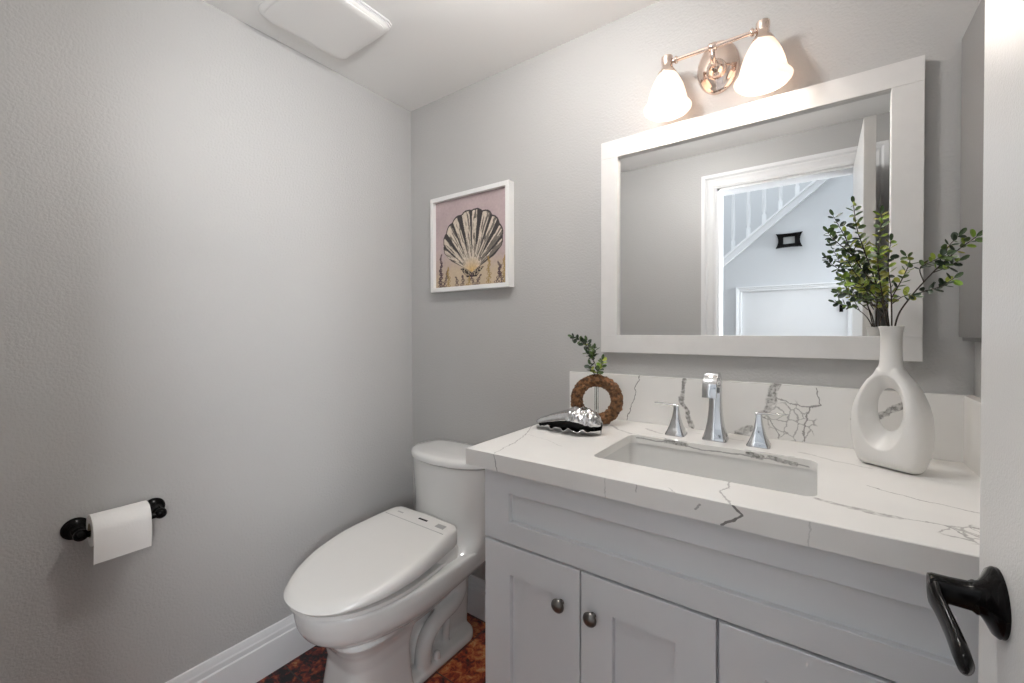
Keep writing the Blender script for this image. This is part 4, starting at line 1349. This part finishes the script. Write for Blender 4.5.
greenery('leafy_sprig', 'small dark green leafy sprig standing in the bark ring vase', [
    ([sp0, Q(1.018, 1.05, WY), Q(1.020, 1.085, WY), Q(1.008, 1.12, WY), Q(0.998, 1.155, WY - 0.005), Q(0.990, 1.180, WY - 0.01)], 0.0013, 0.60, 0.0085, 0.06),
    ([Q(1.010, 1.11, WY), Q(0.998, 1.13, WY), Q(0.986, 1.145, WY)], 0.001, 0.1, 0.0085, 0.1),
    ([Q(0.998, 1.152, WY - 0.005), Q(0.978, 1.172, WY - 0.01), Q(0.955, 1.186, WY - 0.01), Q(0.938, 1.192, WY - 0.01)], 0.001, 0.1, 0.0085, 0.05),
    ([Q(1.018, 1.065, WY), Q(1.028, 1.085, WY - 0.01), Q(1.038, 1.102, WY - 0.01), Q(1.042, 1.122, WY - 0.01)], 0.001, 0.15, 0.0080, 0.45),
    ([Q(1.018, 1.07, WY), Q(1.006, 1.085, WY - 0.01), Q(1.000, 1.105, WY - 0.01)], 0.001, 0.1, 0.0085, 0.05),
    ([Q(1.006, 1.12, WY), Q(1.013, 1.135, WY - 0.01), Q(1.015, 1.155, WY - 0.01)], 0.001, 0.1, 0.0085, 0.05),
], 0.0175, 21)

sh = thing('silver_shell', (0.985, -0.262, ZC), 'silver conch shell with a ruffled lip lying on the countertop', 'shell')
NT, NA = 110, 64
Llen = 0.200
rotz = R(8)
def shell_pt(t, a_, lip=0.0):
    """t along (0 left tip..1 right), a_ 0..1 around from upper lip over the back to lower lip"""
    rr3 = interp([(0, 0.006), (0.06, 0.012), (0.25, 0.0215), (0.5, 0.0310), (0.66, 0.0365), (0.80, 0.0345), (0.90, 0.0275), (0.97, 0.017), (1.0, 0.006)], t)
    zc_ = interp([(0, 0.018), (0.25, 0.026), (0.6, 0.036), (0.85, 0.034), (1, 0.028)], t)
    # start angle at front slightly below horizontal (upper lip) going up, back, under
    th0, th1 = R(-14 + 20 * math.sin(PI * min(1, t / 0.92))), R(292)
    th_a = lerp(th0, th1, a_)
    bump_ = 0.0
    if t > 0.52 and a_ < 0.78:
        k = min(1, (t - 0.52) / 0.05)
        row = (t - 0.52) * 15.0
        bump_ = k * (0.0042 * abs(math.sin(PI * row)) ** 0.7 * (0.55 + 0.45 * math.cos(a_ * 40 + 1.5 * math.floor(row))))
    R_ = rr3 + bump_
    y = -math.cos(th_a) * R_ * 1.15
    z = zc_ + math.sin(th_a) * R_
    if a_ > 0.72:      # lower lip: runs forward along the worktop, then turns up in ruffles
        k = (a_ - 0.72) / 0.28
        env = min(1, t * 5) * min(1, (1 - t) * 6)
        ruf = (math.sin(t * 2 * PI * 5.2 + 0.6) + 0.45 * math.sin(t * 2 * PI * 9.1)) * env
        if k < 0.35: tgt = (-rr3 * 0.75, 0.002)
        elif k < 0.6: tgt = (-rr3 * 1.18, 0.0025)
        else: tgt = (-rr3 * 1.30 - 0.003, 0.0035)
        kk = min(1, k / 0.35)
        y = lerp(y, -rr3 * 0.75, kk)
        z = lerp(z, 0.002, kk)
        if k > 0.35:
            q_ = (k - 0.35) / 0.65
            y = lerp(-rr3 * 0.75, -rr3 * 1.38 - 0.006, q_ ** 0.8) + ruf * 0.0034 * q_
            z = 0.002 + (0.0135 * q_ ** 1.2) * min(1, t * 5 + 0.35) + ruf * 0.0030 * q_
    z = max(z, 0.0006)
    x = (t - 0.5) * Llen
    return Vector((x, y, z))


def place(v_):
    return Vector((0.985 + v_.x * math.cos(rotz) - v_.y * math.sin(rotz), -0.262 + v_.x * math.sin(rotz) + v_.y * math.cos(rotz), ZC + 0.0004 + v_.z))


bm = bmesh.new()
loft(bm, [[place(shell_pt(i / NT, j / NA)) for j in range(NA + 1)] for i in range(NT + 1)], False, False, False)
so = obj('body', bm, m_silver, sh, smooth=70)
sd_ = so.modifiers.new('solid', 'SOLIDIFY'); sd_.thickness = 0.0016; sd_.offset = 0
bm = bmesh.new()
rings = []
for i in range(4, 100):
    t = i / NT
    rr3 = interp([(0, 0.006), (0.06, 0.012), (0.25, 0.0215), (0.5, 0.0310), (0.66, 0.0365), (0.80, 0.0345), (0.90, 0.0275), (0.97, 0.017), (1.0, 0.006)], t) * 0.80
    zc_ = interp([(0, 0.018), (0.25, 0.026), (0.6, 0.036), (0.85, 0.034), (1, 0.028)], t)
    rings.append([place(Vector(((t - 0.5) * Llen, math.cos(2 * PI * j / 20) * rr3 * 0.95, max(0.004, zc_ + math.sin(2 * PI * j / 20) * rr3)))) for j in range(20)])
loft(bm, rings)
tag(obj('hollow_shade', bm, m_hollow_shade, sh, smooth=True), 'dark body coloured as the shade inside the shell')  # solid filler, its dark colour imitates the shaded inside of the shell
